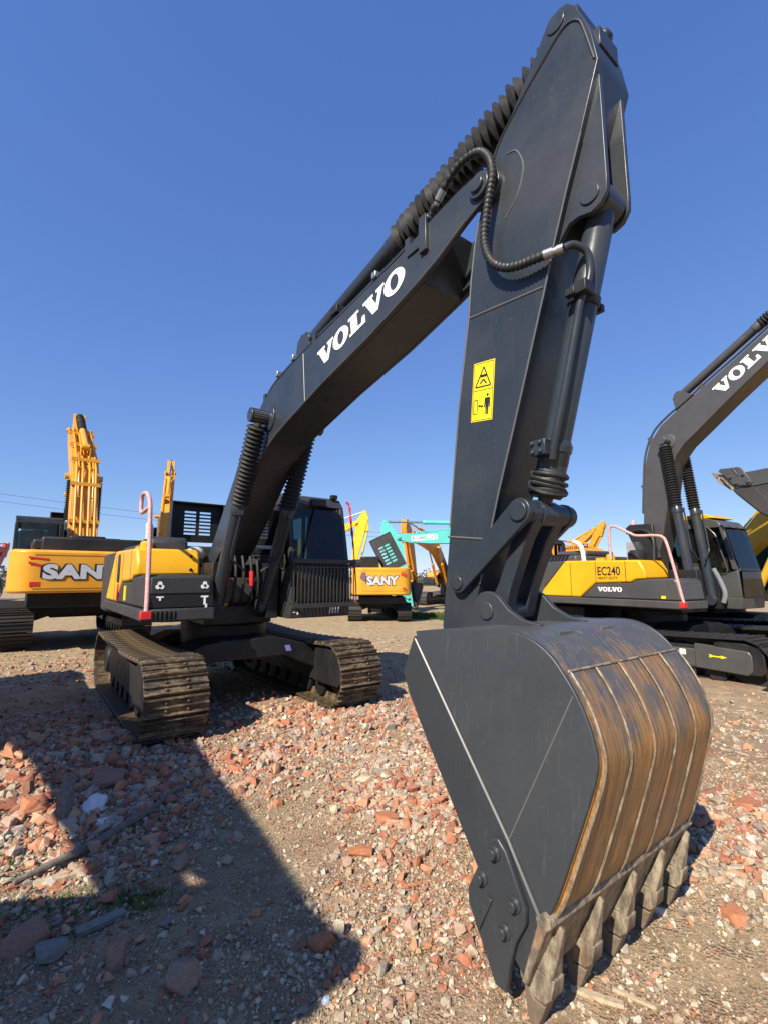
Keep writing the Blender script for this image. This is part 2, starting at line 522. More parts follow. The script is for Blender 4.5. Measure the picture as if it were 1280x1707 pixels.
def bellows_prof(L, r0, r1, pitch, jit=0.0, start=0.0):
    n = max(3, int(L / pitch)); pr = []
    for i in range(n):
        t = start + L * i / n
        j = random.uniform(-jit, jit)
        pr.append((t, r0 + j * 0.3)); pr.append((t + L / n * (0.5 + random.uniform(-1, 1) * 0.15 * (jit > 0)), r1 + j))
    pr.append((start + L, r0))
    return pr

# ------------------------------------------------------------------ tracks
def track_path(xr, xf, r, zc, sag, n):
    """closed loop of n points with tangent angle; r is to the plate's inner face"""
    pts = []
    for k in range(40):                         # front wheel, bottom -> top
        a = -math.pi / 2 + math.pi * k / 40
        pts.append((xf + r * math.cos(a), zc + r * math.sin(a)))
    for k in range(60):
        t = k / 60
        pts.append((xf + (xr - xf) * t, zc + r - sag * math.sin(math.pi * t) ** 1.0))
    for k in range(40):
        a = math.pi / 2 + math.pi * k / 40
        pts.append((xr + r * math.cos(a), zc + r * math.sin(a)))
    for k in range(60):
        t = k / 60
        pts.append((xr + (xf - xr) * t, zc - r))
    P = pts + [pts[0]]
    d = [0]
    for i in range(len(P) - 1):
        d.append(d[-1] + math.hypot(P[i + 1][0] - P[i][0], P[i + 1][1] - P[i][1]))
    out = []
    for k in range(n):
        s = d[-1] * k / n
        j = next(i for i in range(len(d) - 1) if d[i + 1] >= s - 1e-9)
        t = (s - d[j]) / max(1e-9, d[j + 1] - d[j])
        x = P[j][0] + (P[j + 1][0] - P[j][0]) * t; z = P[j][1] + (P[j + 1][1] - P[j][1]) * t
        out.append((x, z, math.atan2(P[j + 1][1] - P[j][1], P[j + 1][0] - P[j][0])))
    return out, d[-1]

def shoe_mb(pitch, w, bolts=True):
    """triple grouser shoe: x along the chain, z outward is -z in its own frame (outer face down)"""
    m = MB()
    m.prism([(-pitch * .49, 0), (-pitch * .49, -.022), (-pitch * .42, -.05), (-pitch * .36, -.05), (-pitch * .31, -.022), (-pitch * .05, -.022), (-pitch * .03, -.045), (pitch * .05, -.045), (pitch * .08, -.022),
             (pitch * .36, -.022), (pitch * .40, -.05), (pitch * .46, -.05), (pitch * .52, -.012), (pitch * .52, 0)], -w / 2, w / 2)
    if bolts:
        for bx in (-pitch * .18, pitch * .22):
            for by in (-.11, .11):
                m.lathe((bx, by, -.020), (bx, by, -.045), [(0, .018), (.015, .018), (.024, .010)], 8)
    for by in (-.085, .085):
        m.box(-pitch * .5, pitch * .5, by - .022, by + .022, 0, .085)
    return m

def make_track(root, yc, side, fine, shoemat, framemat, w=.65, xr=-1.55, xf=1.78):
    r, zc = .385, .44
    fr = MB()
    fr.prism([(xr + .25, .28), (xr + .25, .56), (xr + .5, .66), (xf - .75, .66), (xf - .45, .58), (xf - .1, .52), (xf - .1, .34), (xf - .45, .28)], yc - .19, yc + .19)
    for k in range(7):
        x = xr + .45 + k * (xf - xr - .9) / 6
        fr.lathe((x, yc - .16, .20), (x, yc + .16, .20), [(0, .13), (.06, .13), (.07, .10), (.25, .10), (.26, .13), (.32, .13)], 14)
    for x in (xr + 1.0, xf - 1.1):
        fr.cyl((x, yc - .1, .70), (x, yc + .1, .70), .07, n=12)
    tr = fr.build('track', framemat, root, bevel=.008)
    idl = MB()
    idl.lathe((xf, yc - .11, zc), (xf, yc + .11, zc), [(0, .30), (.04, .34), (.06, .34), (.08, .37), (.14, .37), (.16, .34), (.18, .34), (.22, .30)], 28)
    idl.cyl((xf, yc - .17, zc), (xf, yc + .17, zc), .11, n=16)
    idl.build('idler', framemat, tr, bevel=.006)
    for s in (-1, 1):
        g = MB()
        yy = yc + s * .235
        g.prism([(xf - .45, .30), (xf - .42, .74), (xf - .34, .79), (xf + .20, .755), (xf + .27, .70), (xf + .29, .36), (xf + .22, .30)], min(yy, yy + s * .035), max(yy, yy + s * .035))
        g.build('idler_guard', framemat, tr, bevel=.015)
    sp = MB()
    nt = 21
    prof = []
    for k in range(nt):
        for f, rr in ((0.0, .30), (.25, .30), (.4, .355), (.6, .355), (.75, .30)):
            a = 2 * math.pi * (k + f) / nt
            prof.append((xr + rr * math.cos(a), zc + rr * math.sin(a)))
    sp.prism(prof, yc - .04, yc + .04)
    sp.lathe((xr, yc - .2 , zc), (xr, yc + .24, zc), [(0, .2), (.1, .24), (.36, .24), (.44, .14)], 20)
    sp.build('sprocket', framemat, tr)
    n = 46
    path, L = track_path(xr, xf, r, zc, .055, n)
    pitch = L / n
    sm = shoe_mb(pitch, w, fine)
    if fine:
        first = None
        for x, z, a in path:
            if first is None:
                o = sm.build('track_shoe', shoemat, tr, bevel=.004)
                first = o
            else:
                o = first.copy(); C.objects.link(o); o.parent = tr
            o.location = (x, yc, z); o.rotation_euler = (0, -a, 0)
    else:
        allm = MB()
        for x, z, a in path:
            M = Matrix.Translation((x, yc, z)) @ Matrix.Rotation(-a, 4, 'Y')
            allm.add([M @ Vector(p) for p in sm.v], sm.f)
        allm.build('shoe_chain', shoemat, tr)
    return tr

def lower_frame(root, mat, yc=.15, half=1.16, decal=False):
    m = MB()
    m.lathe((0.1, yc, .80), (0.1, yc, 1.08), [(0, .62), (.28, .62)], 32)
    m.prism_yz([(yc - half + .1, .42), (yc - half + .1, .72), (yc - .62, .90), (yc - .35, .93), (yc + .35, .93), (yc + .62, .86), (yc + half - .1, .74), (yc + half - .1, .40), (yc + .72, .56), (yc + .5, .66), (yc - .5, .66), (yc - .72, .56)], .55, 1.22)
    m.prism_yz([(yc - half + .1, .42), (yc - half + .1, .72), (yc - .62, .90), (yc + .62, .90), (yc + half - .1, .72), (yc + half - .1, .42), (yc + .5, .62), (yc - .5, .62)], -1.0, -.35)
    m.box(-.4, .6, yc - .55, yc + .55, .60, .84)
    lf = m.build('lower_frame', mat, root, bevel=.02)
    if decal:
        d = MB(); d.prism_yz([(yc + .52, .72), (yc + .60, .72), (yc + .57, .80), (yc + .49, .80)], 1.221, 1.225)
        d.build('frame_decal', PURPLE, lf)
    return lf

# ------------------------------------------------------------------ the working gear
def cyl_part(root, p0, p1, r, frac, mat, rodmat=None, bell=None, name='hydraulic_cylinder', rod_r=None, jit=0.0, bell_len=None):
    """barrel from p0 towards p1, rod (or bellows) for the rest; returns the barrel object"""
    p0 = Vector(p0); p1 = Vector(p1); L = (p1 - p0).length; a = (p1 - p0) / L
    m = MB()
    b = L * frac
    m.lathe(p0, p1, [(0, r * .8), (.02, r), (b - .16, r), (b - .15, r * 1.12), (b - .02, r * 1.12), (b, r * .95)], 24)
    y = p0.y
    m.cyl((p0.x, y - r * 1.05, p0.z), (p0.x, y + r * 1.05, p0.z), r * 1.15, n=20)
    o = m.build(name, mat, root, bevel=.006)
    rr = rod_r or r * .55
    q = MB()
    q.cyl(p0 + a * (b - .01), p1, rr, n=16)
    q.cyl((p1.x, p1.y - r * 1.0, p1.z), (p1.x, p1.y + r * 1.0, p1.z), r * 1.0, n=20)
    q.build('rod', rodmat or STEEL, o)
    if bell:
        w = MB()
        Lb = L - b - r * 1.0
        w.lathe(p0 + a * (b - .03), p1, bellows_prof(Lb, bell[0], bell[1], bell[2], jit), 22)
        w.build('bellows', RUBBER, o)
    return o

def boom_part(root, pose, mat, pipes=True, width=.23, smat=None):
    M = pose.M('boom')
    m = MB()
    body = [p for p in BOOM if p[0] < 5.31]
    m.prism(body, -width + .035, width - .035)
    side = MB()
    for s in (-1, 1):
        y0, y1 = sorted((s * (width - .035), s * width))
        m.prism(BOOM, y0, y1)
    m.cyl((BTIP[0], -width - .03, BTIP[1]), (BTIP[0], width + .03, BTIP[1]), .085, n=24)
    m.cyl((BTIP[0], -width - .05, BTIP[1]), (BTIP[0], width + .05, BTIP[1]), .052, n=20)
    m.cyl((FOOT[0], -.32, FOOT[1]), (FOOT[0], .32, FOOT[1]), .12, n=24)
    m.cyl((BCYL[0], -.47, BCYL[1]), (BCYL[0], .47, BCYL[1]), .085, n=24)
    m.lathe((BCYL[0], -width - .001, BCYL[1]), (BCYL[0], -width - .03, BCYL[1]), [(0, .17), (.012, .17), (.03, .12)], 28)
    m.lathe((BCYL[0], width + .001, BCYL[1]), (BCYL[0], width + .03, BCYL[1]), [(0, .17), (.012, .17), (.03, .12)], 28)
    m.prism([(2.85, 4.0), (2.95, 4.40), (3.05, 4.46), (3.16, 4.40), (3.35, 4.08)], -.13, -.10)
    m.prism([(2.85, 4.0), (2.95, 4.40), (3.05, 4.46), (3.16, 4.40), (3.35, 4.08)], .10, .13)
    if pose.bend:
        m.v = [(pose.pre((x, z))[0], y, pose.pre((x, z))[1]) for x, y, z in m.v]
    m.xf(M)
    o = m.build('boom', mat, root, bevel=.008)
    # weld beads along the lower edge of the side plates
    if pipes:
        for s in (-1, 1):
            t = MB()
            top = [(1.1, 2.90), (1.5, 3.32), (1.9, 3.72), (2.25, 3.96), (2.6, 4.09), (3.5, 4.21), (4.3, 4.28), (5.0, 4.36)]
            t.tube(spline([P3(p, s * .175) for p in top], 5), .022, 8)
            for p in top[1::2]:
                t.box(p[0] - .03, p[0] + .03, s * .175 - .04, s * .175 + .04, p[1] - .09, p[1] + .03)
            if pose.bend:
                t.v = [(pose.pre((x, z))[0], y, pose.pre((x, z))[1]) for x, y, z in t.v]
            t.xf(M)
            t.build('hydraulic_pipe', mat, o)
    return o

def arm_cylinder(root, pose, mat, bell=None, rodmat=None):
    p0 = P3(pose.boom((3.05, 4.40)), 0); p1 = P3(pose.arm(ATOP), 0)
    return cyl_part(root, p0, p1, .085, .50, mat, rodmat, bell, 'arm_cylinder', jit=.008 if bell else 0)

def boom_cylinders(root, pose, mat, bell=None, frac=.58, rodmat=None):
    for s in (-1, 1):
        yy = s * (.355 if s < 0 else .30)
        p0 = (1.22, yy, 1.36); p1 = P3(pose.boom(BCYL), yy)
        o = cyl_part(root, p0, p1, .085, frac, mat, rodmat, bell, 'boom_cylinder')
        a = (Vector(p1) - Vector(p0)); L = a.length; a.normalize()
        n = Vector((a.z, 0, -a.x)); n = n if n.x > 0 else -n
        b = L * frac
        t = MB()
        q = [Vector(p0) + a * (b - .10) + n * .12, Vector(p0) + a * (b - .2) + n * .125, Vector(p0) + a * (b * .55) + n * .12, Vector(p0) + a * (b * .48) + n * .11 + Vector((0, -s * .08, 0)), Vector(p0) + a * (b * .44) + n * .11 + Vector((0, -s * .22, -.05))]
        t.tube(spline(q, 5), .016, 8)
        t.box(*[v for k in range(3) for v in ((Vector(p0) + a * (b - .1) + n * .1)[k] - .03, (Vector(p0) + a * (b - .1) + n * .1)[k] + .03)])
        t.build('cylinder_pipe', mat, o)

def arm_part(root, pose, mat, panel=True):
    M = pose.M('arm')
    m = MB()
    m.prism(ARM, -.17, .17)
    for s in (-1, 1):
        y0, y1 = sorted((s * .10, s * .132))
        m.prism([(6.18, 3.55), (6.25, 3.655), (6.30, 3.71), (6.36, 3.715), (6.43, 3.695), (6.485, 3.715), (6.522, 3.77), (6.527, 3.85), (6.527, 4.46), (6.507, 4.62), (6.42, 4.45), (6.30, 4.05)], y0, y1)
        y0, y1 = sorted((s * .132, s * .142))
        m.cyl((BCYLTOP[0], y0, BCYLTOP[1]), (BCYLTOP[0], y1, BCYLTOP[1]), .055, n=24)
        y0, y1 = sorted((s * .17, s * .205))
        m.cyl((BTIP[0], y0, BTIP[1]), (BTIP[0], y1, BTIP[1]), .13, n=26)
        y0, y1 = sorted((s * .17, s * .178))
        m.cyl((ATOP[0], y0, ATOP[1]), (ATOP[0], y1, ATOP[1]), .06, n=26)
    m.box(6.29, 6.43, -.13, .13, 4.93, 5.03)
    m.lathe((6.46, .06, 4.88), (6.51, .06, 4.90), [(0, .05), (.04, .045), (.06, .025)], 12)
    m.box(6.44, 6.53, -.10, .10, 4.68, 4.80)
    m.xf(M)
    return m.build('arm', mat, root, bevel=.007)

def bucket_gear(root, pose, mat, rodmat=None, fine=False):
    p0 = P3(pose.arm(BCYLTOP), 0); p1 = P3(pose.arm(RODPIN), 0)
    d = Vector(p1) - Vector(p0)
    bc = cyl_part(root, p0, p1, .078, .845, mat, rodmat, None, 'bucket_cylinder')
    M = pose.M('arm')
    for s in (-1, 1):
        lk = MB()
        a = Vector((RODPIN[0] - LINKPIN[0], 0, RODPIN[1] - LINKPIN[1])).normalized(); nrm = Vector((-a.z, 0, a.x))
        pts = []
        for k in range(9):
            an = math.pi / 2 + math.pi * k / 8
            pts.append((LINKPIN[0] + .065 * (a.x * math.cos(an) + nrm.x * math.sin(an)), LINKPIN[1] + .065 * (a.z * math.cos(an) + nrm.z * math.sin(an))))
        for k in range(9):
            an = -math.pi / 2 + math.pi * k / 8
            pts.append((RODPIN[0] + .075 * (a.x * math.cos(an) + nrm.x * math.sin(an)), RODPIN[1] + .075 * (a.z * math.cos(an) + nrm.z * math.sin(an))))
        y0, y1 = sorted((s * .185, s * .225))
        lk.prism(pts, y0, y1)
        for c, rr in ((LINKPIN, .045), (RODPIN, .058)):
            y0, y1 = sorted((s * .225, s * .240))
            lk.cyl((c[0], y0, c[1]), (c[0], y1, c[1]), rr, n=24)
        y0, y1 = sorted((s * .17, s * .186))
        lk.cyl((LINKPIN[0], y0, LINKPIN[1]), (LINKPIN[0], y1, LINKPIN[1]), .075, n=24)
        lk.xf(M)
        lk.build('side_link', mat, root, bevel=.006)
    e = pose.arm(RODPIN); f = pose.bkt(EARPIN)
    H = MB()
    H.cyl(P3(e, -.18), P3(e, .26), .068, n=24)
    H.cyl(P3(f, -.15), P3(f, .15), .062, n=24)
    a = Vector((f[0] - e[0], 0, f[1] - e[1])); L = a.length; a.normalize(); n = Vector((-a.z, 0, a.x))
    for s in (-1, 1):
        y0, y1 = sorted((s * .055, s * .145))
        pts = []
        for t, w in ((0, .07), (.25 * L, .045), (.75 * L, .045), (L, .065)):
            pts.append((e[0] + a.x * t + n.x * w, e[1] + a.z * t + n.z * w))
        for t, w in ((L, .065), (.75 * L, .045), (.25 * L, .045), (0, .07)):
            pts.append((e[0] + a.x * t - n.x * w, e[1] + a.z * t - n.z * w))
        H.prism(pts, y0, y1)
    H.build('bucket_link', mat, root, bevel=.008)
    return bc

def bucket_part(root, pose, shellmat, sidemat, stripmat, toothmat, fine=True):
    M = pose.M('bkt')
    W0, W1 = -.685, .600
    def taper(mb):
        # the shell narrows from the mouth towards its back
        o = []
        for x, y, z in mb.v:
            f = min(1.0, max(0.0, ((x - 5.60) * .8057 + (z - 1.44) * .5924) / .62))
            o.append((x, y * (1 - (.19 if y < 0 else .11) * f), z))
        mb.v = o
        return mb
    m = MB()
    # curved shell: outer and inner line
    out = SHELLC
    inn = []
    for i, p in enumerate(out):
        q0 = out[max(i - 1, 0)]; q1 = out[min(i + 1, len(out) - 1)]
        t = Vector((q1[0] - q0[0], q1[1] - q0[1])).normalized()
        inn.append((p[0] - abs(t.y) * .028 if False else p[0] + t.y * .028, p[1] - t.x * .028))
    m.prism(out + inn[::-1], W0 + .02, W1 - .02)
    taper(m).xf(M)
    b = m.build('bucket', shellmat, root, bevel=.004)
    for y0, y1 in ((W0, W0 + .022), (W1 - .022, W1)):
        sd = MB()
        sd.prism([(x, z + 0.004) for x, z in SIDE], y0, y1)
        taper(sd).xf(M)
        sd.build('side_plate', sidemat, b, bevel=.004)
    for y0, y1 in ((W0 - .010, W0 + .03), (W1 - .03, W1 + .010)):
        st = MB()
        st.prism(STRIP, y0, y1)
        taper(st).xf(M)
        st.build('side_edge', sidemat, b, bevel=.005)
    # ears
    ear = [(5.46, 1.40), (5.30, 1.36), (5.33, 1.29), (5.40, 1.27), (5.5, 1.3), (5.62, 1.44), (6.03, 1.47), (6.07, 1.505), (5.96, 1.523), (5.867, 1.572), (5.80, 1.64), (5.76, 1.665), (5.71, 1.672), (5.66, 1.66), (5.625, 1.622), (5.56, 1.52)]
    for y0, y1 in ((-.232, -.192), (.192, .232)):
        er = MB()
        er.prism(ear, y0, y1)
        ye = y0 - .012 if y0 < 0 else y1 + .012
        ya, yb = sorted((ye, y0 if y0 < 0 else y1))
        er.cyl((EARPIN[0], ya, EARPIN[1]), (EARPIN[0], yb, EARPIN[1]), .052, n=24)
        er.xf(M)
        er.build('bucket_ear', sidemat, b, bevel=.005)
    # wear strips round the back, the overlay plate above them, lifting lugs
    seg = [(6.405, 1.345), (6.458, 1.268), (6.503, 1.18), (6.534, 1.085), (6.541, 1.009), (6.517, .906), (6.482, .79), (6.444, .669), (6.395, .52), (6.362, .455)]
    seg = smooth2(seg, 4)
    o2 = []
    for i, p in enumerate(seg):
        q0 = seg[max(i - 1, 0)]; q1 = seg[min(i + 1, len(seg) - 1)]
        t = Vector((q1[0] - q0[0], q1[1] - q0[1])).normalized()
        o2.append((p[0] - t.y * .014, p[1] + t.x * .014))
    nst = 5
    cw = (W1 - W0 - .06) / nst
    for k in range(nst):
        sm = MB()
        a = W0 + .03 + k * cw
        sm.prism(o2 + [(p[0] - .002, p[1]) for p in seg[::-1]], a + .008, a + cw - .008)
        taper(sm).xf(M)
        sm.build('wear_strip', stripmat, b, bevel=.004)
    for y in (-.27, .12):
        lg = MB(); lg.box(6.225, 6.242, y - .062, y + .062, 1.44, 1.492)
        lg.xf(M); lg.build('lifting_lug', shellmat, b, bevel=.003)
    if fine:
        for k in range(nst + 1):
            y = W0 + .03 + k * cw
            wb = MB(); wb.tube([(p[0] + .004, y, p[1] + .002) for p in o2], .0055, 6)
            taper(wb).xf(M); wb.build('weld_bead', CAST, b)
        wb = MB(); wb.tube([(o2[0][0] - .004, W0 + .03, o2[0][1] + .006), (o2[0][0] - .004, W1 - .03, o2[0][1] + .006)], .006, 6)
        taper(wb).xf(M); wb.build('weld_bead', CAST, b)
    # lip: cast edge with ridge
    lp = MB()
    lp.prism([(6.315, .44), (6.352, .47), (6.378, .452), (6.384, .425), (6.36, .405), (6.262, .165), (6.235, .165), (6.32, .41)], W0 - .012, W1 + .012)
    lp.xf(M); lp.build('cutting_lip', toothmat, b, bevel=.006)
    n = 5
    for k in range(n):
        y = W0 + .062 + (W1 - W0 - .124) * k / (n - 1)
        def wedge(prof, hw):
            w_ = MB(); nn = len(prof)
            vs = [(x, y - h, z) for (x, z), h in zip(prof, hw)] + [(x, y + h, z) for (x, z), h in zip(prof, hw)]
            w_.add(vs, [tuple(range(nn)), tuple(range(2 * nn - 1, nn - 1, -1))] + [(i, nn + i, nn + (i + 1) % nn, (i + 1) % nn) for i in range(nn)])
            return w_
        # adapter: a narrow spine on the lip that widens into a collar, then the cap below it
        am = wedge([(6.376, .412), (6.394, .400), (6.372, .300), (6.352, .215), (6.20, .235), (6.26, .27), (6.31, .30)], [.009, .010, .018, .040, .030, .014, .010])
        w2 = wedge([(6.362, .220), (6.348, .150), (6.318, .118), (6.262, .118), (6.205, .150), (6.196, .215)], [.036, .043, .043, .043, .040, .034])
        am.add(w2.v, w2.f)
        am.xf(M)
        tt = am.build('tooth_adapter', toothmat, b, bevel=.005)
        tm = wedge([(6.336, .150), (6.312, .105), (6.262, .105), (6.216, .145), (6.222, .04), (6.240, -.030), (6.254, -.028), (6.290, .045)], [.031, .035, .035, .031, .026, .020, .020, .026])
        tm.xf(M)
        tm.build('bucket_tooth', TOOTH, b, bevel=.005)
    if fine:
        cut = [(6.125, .655), (6.055, .53), (5.985, .40), (5.985, .34), (6.075, .19), (6.125, .10), (6.18, .10), (6.205, .22), (6.235, .31), (6.285, .40), (6.288, .46), (6.20, .63), (6.16, .665)]
        for s, yb in ((-1, W0 - .010), (1, W1 + .010)):
            y0, y1 = sorted((yb, yb + s * .028))
            c = MB(); c.prism(cut, y0, y1)
            rib = [(6.10, .42), (6.03, .28), (6.05, .26), (6.13, .42)]
            y0, y1 = sorted((yb + s * .028, yb + s * .04))
            c.prism(rib, y0, y1)
            c.xf(M)
            co = c.build('side_cutter', sidemat, b, bevel=.007)
            for bx, bz in ((6.145, .605), (6.07, .475), (6.24, .455), (6.185, .33)):
                bo = MB()
                bo.lathe((bx, yb + s * .028, bz), (bx, yb + s * .060, bz), [(0, .030), (.008, .030), (.009, .021), (.032, .021)], 6 if False else 10)
                bo.xf(M)
                bo.build('bolt', sidemat, co, bevel=.002)
        wl = MB()
        wl.tube([(5.612, W0 - .010, 1.425), (6.19, W0 - .010, .664), (6.345, W0 - .008, .425)], .007, 8)
        wl.tube([(6.19 + .255 * t / 8, W0 - .001, .664 + .606 * t / 8) for t in range(9)], .0035, 6)
        taper(wl).xf(M)
        wl.build('weld_seam', plain('weld_bead', (0.13, 0.13, 0.125), 0.42, 0.3), b)
    return b

# ------------------------------------------------------------------ cab and upper body
def cab_part(root, mat, guard=False, roofmat=None, win=GLASS, fine=False):
    y0, y1 = .52, 1.47
    m = MB()
    m.prism([(-.42, 1.20), (-.42, 1.42), (1.625, 1.42), (1.60, 1.20)], y0, y1)
    m.prism([(-.42, 1.421), (-.42, 2.10), (.05, 2.10), (.93, 2.07), (1.08, 1.90), (1.40, 1.87), (1.60, 1.95), (1.625, 1.421)], y0 + .001, y0 + .04)
    m.prism([(-.42, 1.421), (-.42, 2.10), (.18, 2.10), (.25, 1.55), (1.30, 1.55), (1.45, 1.95), (1.60, 1.95), (1.625, 1.421)], y1 - .04, y1 - .001)
    m.box(-.419, -.385, y0 + .04, y1 - .04, 1.421, 2.06)
    m.prism([(-.42, 2.80), (-.34, 2.93), (-.12, 2.995), (1.10, 3.0), (1.30, 2.945), (1.425, 2.80)], y0, y1)
    for a, c in ((y0 + .002, y0 + .075), (y1 - .075, y1 - .002)):
        m.prism([(1.598, 1.951), (1.420, 2.799), (1.34, 2.799), (1.51, 1.951)], a, c)
        m.prism([(1.623, 1.422), (1.598, 1.949), (1.52, 1.949), (1.55, 1.422)], a + .039, c + .0) if a < 1 else m.prism([(1.623, 1.422), (1.598, 1.949), (1.52, 1.949), (1.55, 1.422)], a, c - .039)
        m.box(-.418, -.30, a, c, 2.101, 2.799)
    m.box(.12, .20, y1 - .05, y1 - .003, 2.101, 2.799)
    m.box(-.10, .02, y0 + .003, y0 + .05, 2.101, 2.799)
    m.box(1.56, 1.615, y0 + .076, y1 - .076, 1.925, 1.985)
    cb = m.build('cab', mat, root, bevel=.012)
    st = MB()
    st.prism([(.05, 1.72), (.0, 2.45), (.10, 2.50), (.20, 1.86), (.62, 1.84), (.64, 1.72)], .76, 1.23)
    st.prism([(.0, 2.50), (-.02, 2.68), (.08, 2.68), (.10, 2.50)], .88, 1.11)
    st.box(.10, .60, .83, 1.16, 1.43, 1.72)
    st.build('seat', BLACK, cb, bevel=.03)
    cs = MB()
    for a in (.60, 1.28):
        cs.box(.15, .80, a, a + .12, 1.43, 1.98)
        cs.tube([(.72, a + .06, 1.97), (.76, a + .06, 2.14)], .018, 8)
    cs.box(1.25, 1.40, .60, .72, 1.43, 2.30)
    cs.build('console', BLACK, cb, bevel=.015)
    # windscreen lies on the raked front
    def front(y, t):     # t: 0 at sill of glass, 1 at its head
        x = 1.605 + (1.425 - 1.605) * t; z = 1.98 + (2.76 - 1.98) * t
        return (x + .006, y, z)
    gl = MB()
    ring = [(.07, 0), (.93, 0), (.93, .93), (.88, 1.0), (.12, 1.0), (.07, .95)]
    a = [front(y0 + (y1 - y0) * u, t) for u, t in ring]
    bk = [(x - .012, y, z) for x, y, z in a]
    n = len(ring)
    gl.add(bk + a, [tuple(range(n - 1, -1, -1)), tuple(range(n, 2 * n))] + [(i, (i + 1) % n, n + (i + 1) % n, n + i) for i in range(n)])
    g = gl.build('windscreen', win, cb)
    lw = MB()
    lw.box(1.622, 1.636, y0 + .09, y1 - .09, 1.42, 1.92)
    lw.build('lower_window', win, cb, bevel=.004)
    sw = MB()
    poly = [(.05, 2.82), (.05, 2.1), (.93, 2.07), (1.08, 1.90), (1.40, 1.87), (1.435, 1.95), (1.27, 2.66), (1.14, 2.82)]
    sw.prism(poly, y0 - .006, y0 + .004)
    sw.build('side_window', win, cb)
    fr = MB()
    pp = [P3(p, y0 - .008) for p in poly + poly[:1]]
    fr.tube(pp, .014, 6)
    fr.build('window_frame', mat, cb)
    dw = MB()
    poly2 = [(.25, 2.84), (.25, 1.55), (1.3, 1.55), (1.45, 1.95), (1.30, 2.7), (1.16, 2.84)]
    dw.prism(poly2, y1 - .004, y1 + .006)
    dw.build('door_window', win, cb)
    rw = MB()
    rw.box(-.428, -.414, y0 + .12, y1 - .12, 2.05, 2.82)
    rw.build('rear_window', win, cb)
    if roofmat:
        r_ = MB()
        r_.prism([(.1, 3.005), (.1, 3.075), (.2, 3.10), (1.05, 3.10), (1.2, 3.05), (1.24, 3.005)], y0 + .08, y1 - .08)
        r_.build('roof_cap', roofmat, cb, bevel=.02)
    if fine:
        w = MB()
        w.tube([(1.44, .98, 2.83), (1.60, .72, 2.12)], .014, 6)
        w.tube([(1.50, .83, 2.52), (1.615, .70, 1.98)], .012, 6)
        w.box(1.40, 1.50, .88, 1.12, 2.80, 2.90)
        w.build('wiper', BLACK, cb, bevel=.005)
        hl = MB()
        for k in range(4):
            hl.tube([(1.635, 1.12 + .045 * k, 1.25), (1.635, 1.14 + .045 * k, 1.33)], .010, 6)
        hl.build('vent_slats', WHITEP, cb)
        ic = MB()
        ic.box(1.603, 1.610, .56, .60, 1.28, 1.32); ic.box(1.603, 1.610, .625, .645, 1.25, 1.32); ic.box(1.603, 1.610, .605, .665, 1.31, 1.33)
        ic.build('arrow_decal', WHITE, cb)
        lm = MB(); lm.box(1.28, 1.36, 1.30, 1.40, 2.95, 3.02)
        lm.build('roof_lamp', BLACK, cb, bevel=.01)
    if guard:
        gm = MB()
        gx = 1.70
        for z in (1.37, 1.98):
            gm.box(gx - .02, gx + .02, y0 - .02, y1 + .04, z - .03, z + .03)
        gm.box(gx - .012, gx + .012, y0 + .02, y1, 1.885, 1.905)
        nb = 18
        for k in range(nb):
            yy = y0 + .0 + (y1 - y0 + .02) * k / (nb - 1)
            gm.box(gx - .007, gx + .007, yy - .0065, yy + .0065, 1.37, 1.98)
        for yy in (y0, y1):
            for z in (1.42, 1.93):
                gm.box(1.60, gx, yy - .015, yy + .015, z - .02, z + .02)
        gm.build('window_guard', DGREY, cb, bevel=.003)
    return cb

def rail_part(root, mat, basemat, loop=False):
    m = MB()
    p = [(1.50, -1.24, 1.35), (1.47, -1.23, 1.45), (1.36, -1.22, 2.0), (1.27, -1.22, 2.42), (1.20, -1.22, 2.54), (1.05, -1.22, 2.58), (.72, -1.22, 2.60), (.58, -1.22, 2.66), (.32, -1.22, 2.80), (.20, -1.22, 2.83), (.14, -1.22, 2.76), (.13, -1.22, 2.50), (.13, -1.21, 2.16)]
    if loop:
        p = [(1.50, -1.24, 1.35), (1.46, -1.23, 1.50), (1.36, -1.22, 2.0), (1.27, -1.22, 2.45), (1.22, -1.22, 2.64), (1.10, -1.22, 2.77), (.92, -1.22, 2.84), (.74, -1.22, 2.85), (.66, -1.22, 2.82), (.64, -1.22, 2.72), (.66, -1.22, 2.63), (.76, -1.22, 2.60), (1.0, -1.22, 2.61), (1.23, -1.22, 2.62)]
    m.tube(spline(p, 6), .026, 10)
    o = m.build('handrail', mat, root)
    b = MB()
    b.box(1.44, 1.53, -1.30, -1.18, 1.27, 1.37)
    b.build('rail_bracket', basemat, o, bevel=.01)
    return o

def counterweight(root, mat, x0=-2.75, x1=-1.55, w=1.36, z0=1.18, z1=2.16, yc=.10, r=.45):
    pts = []
    for cx, cy, a0 in ((x0 + r, yc + w - r, 90), (x0 + r, yc - w + r, 180)):
        for k in range(9):
            a = R(a0 + 90 * k / 8)
            pts.append((cx + r * math.cos(a) * (1.0 if True else 1), cy + r * math.sin(a)))
    pts += [(x1, yc - w), (x1, yc + w)]
    m = MB()
    m.prism_xy(pts, z0, z1)
    return m.build('counterweight', mat, root, bevel=.05)

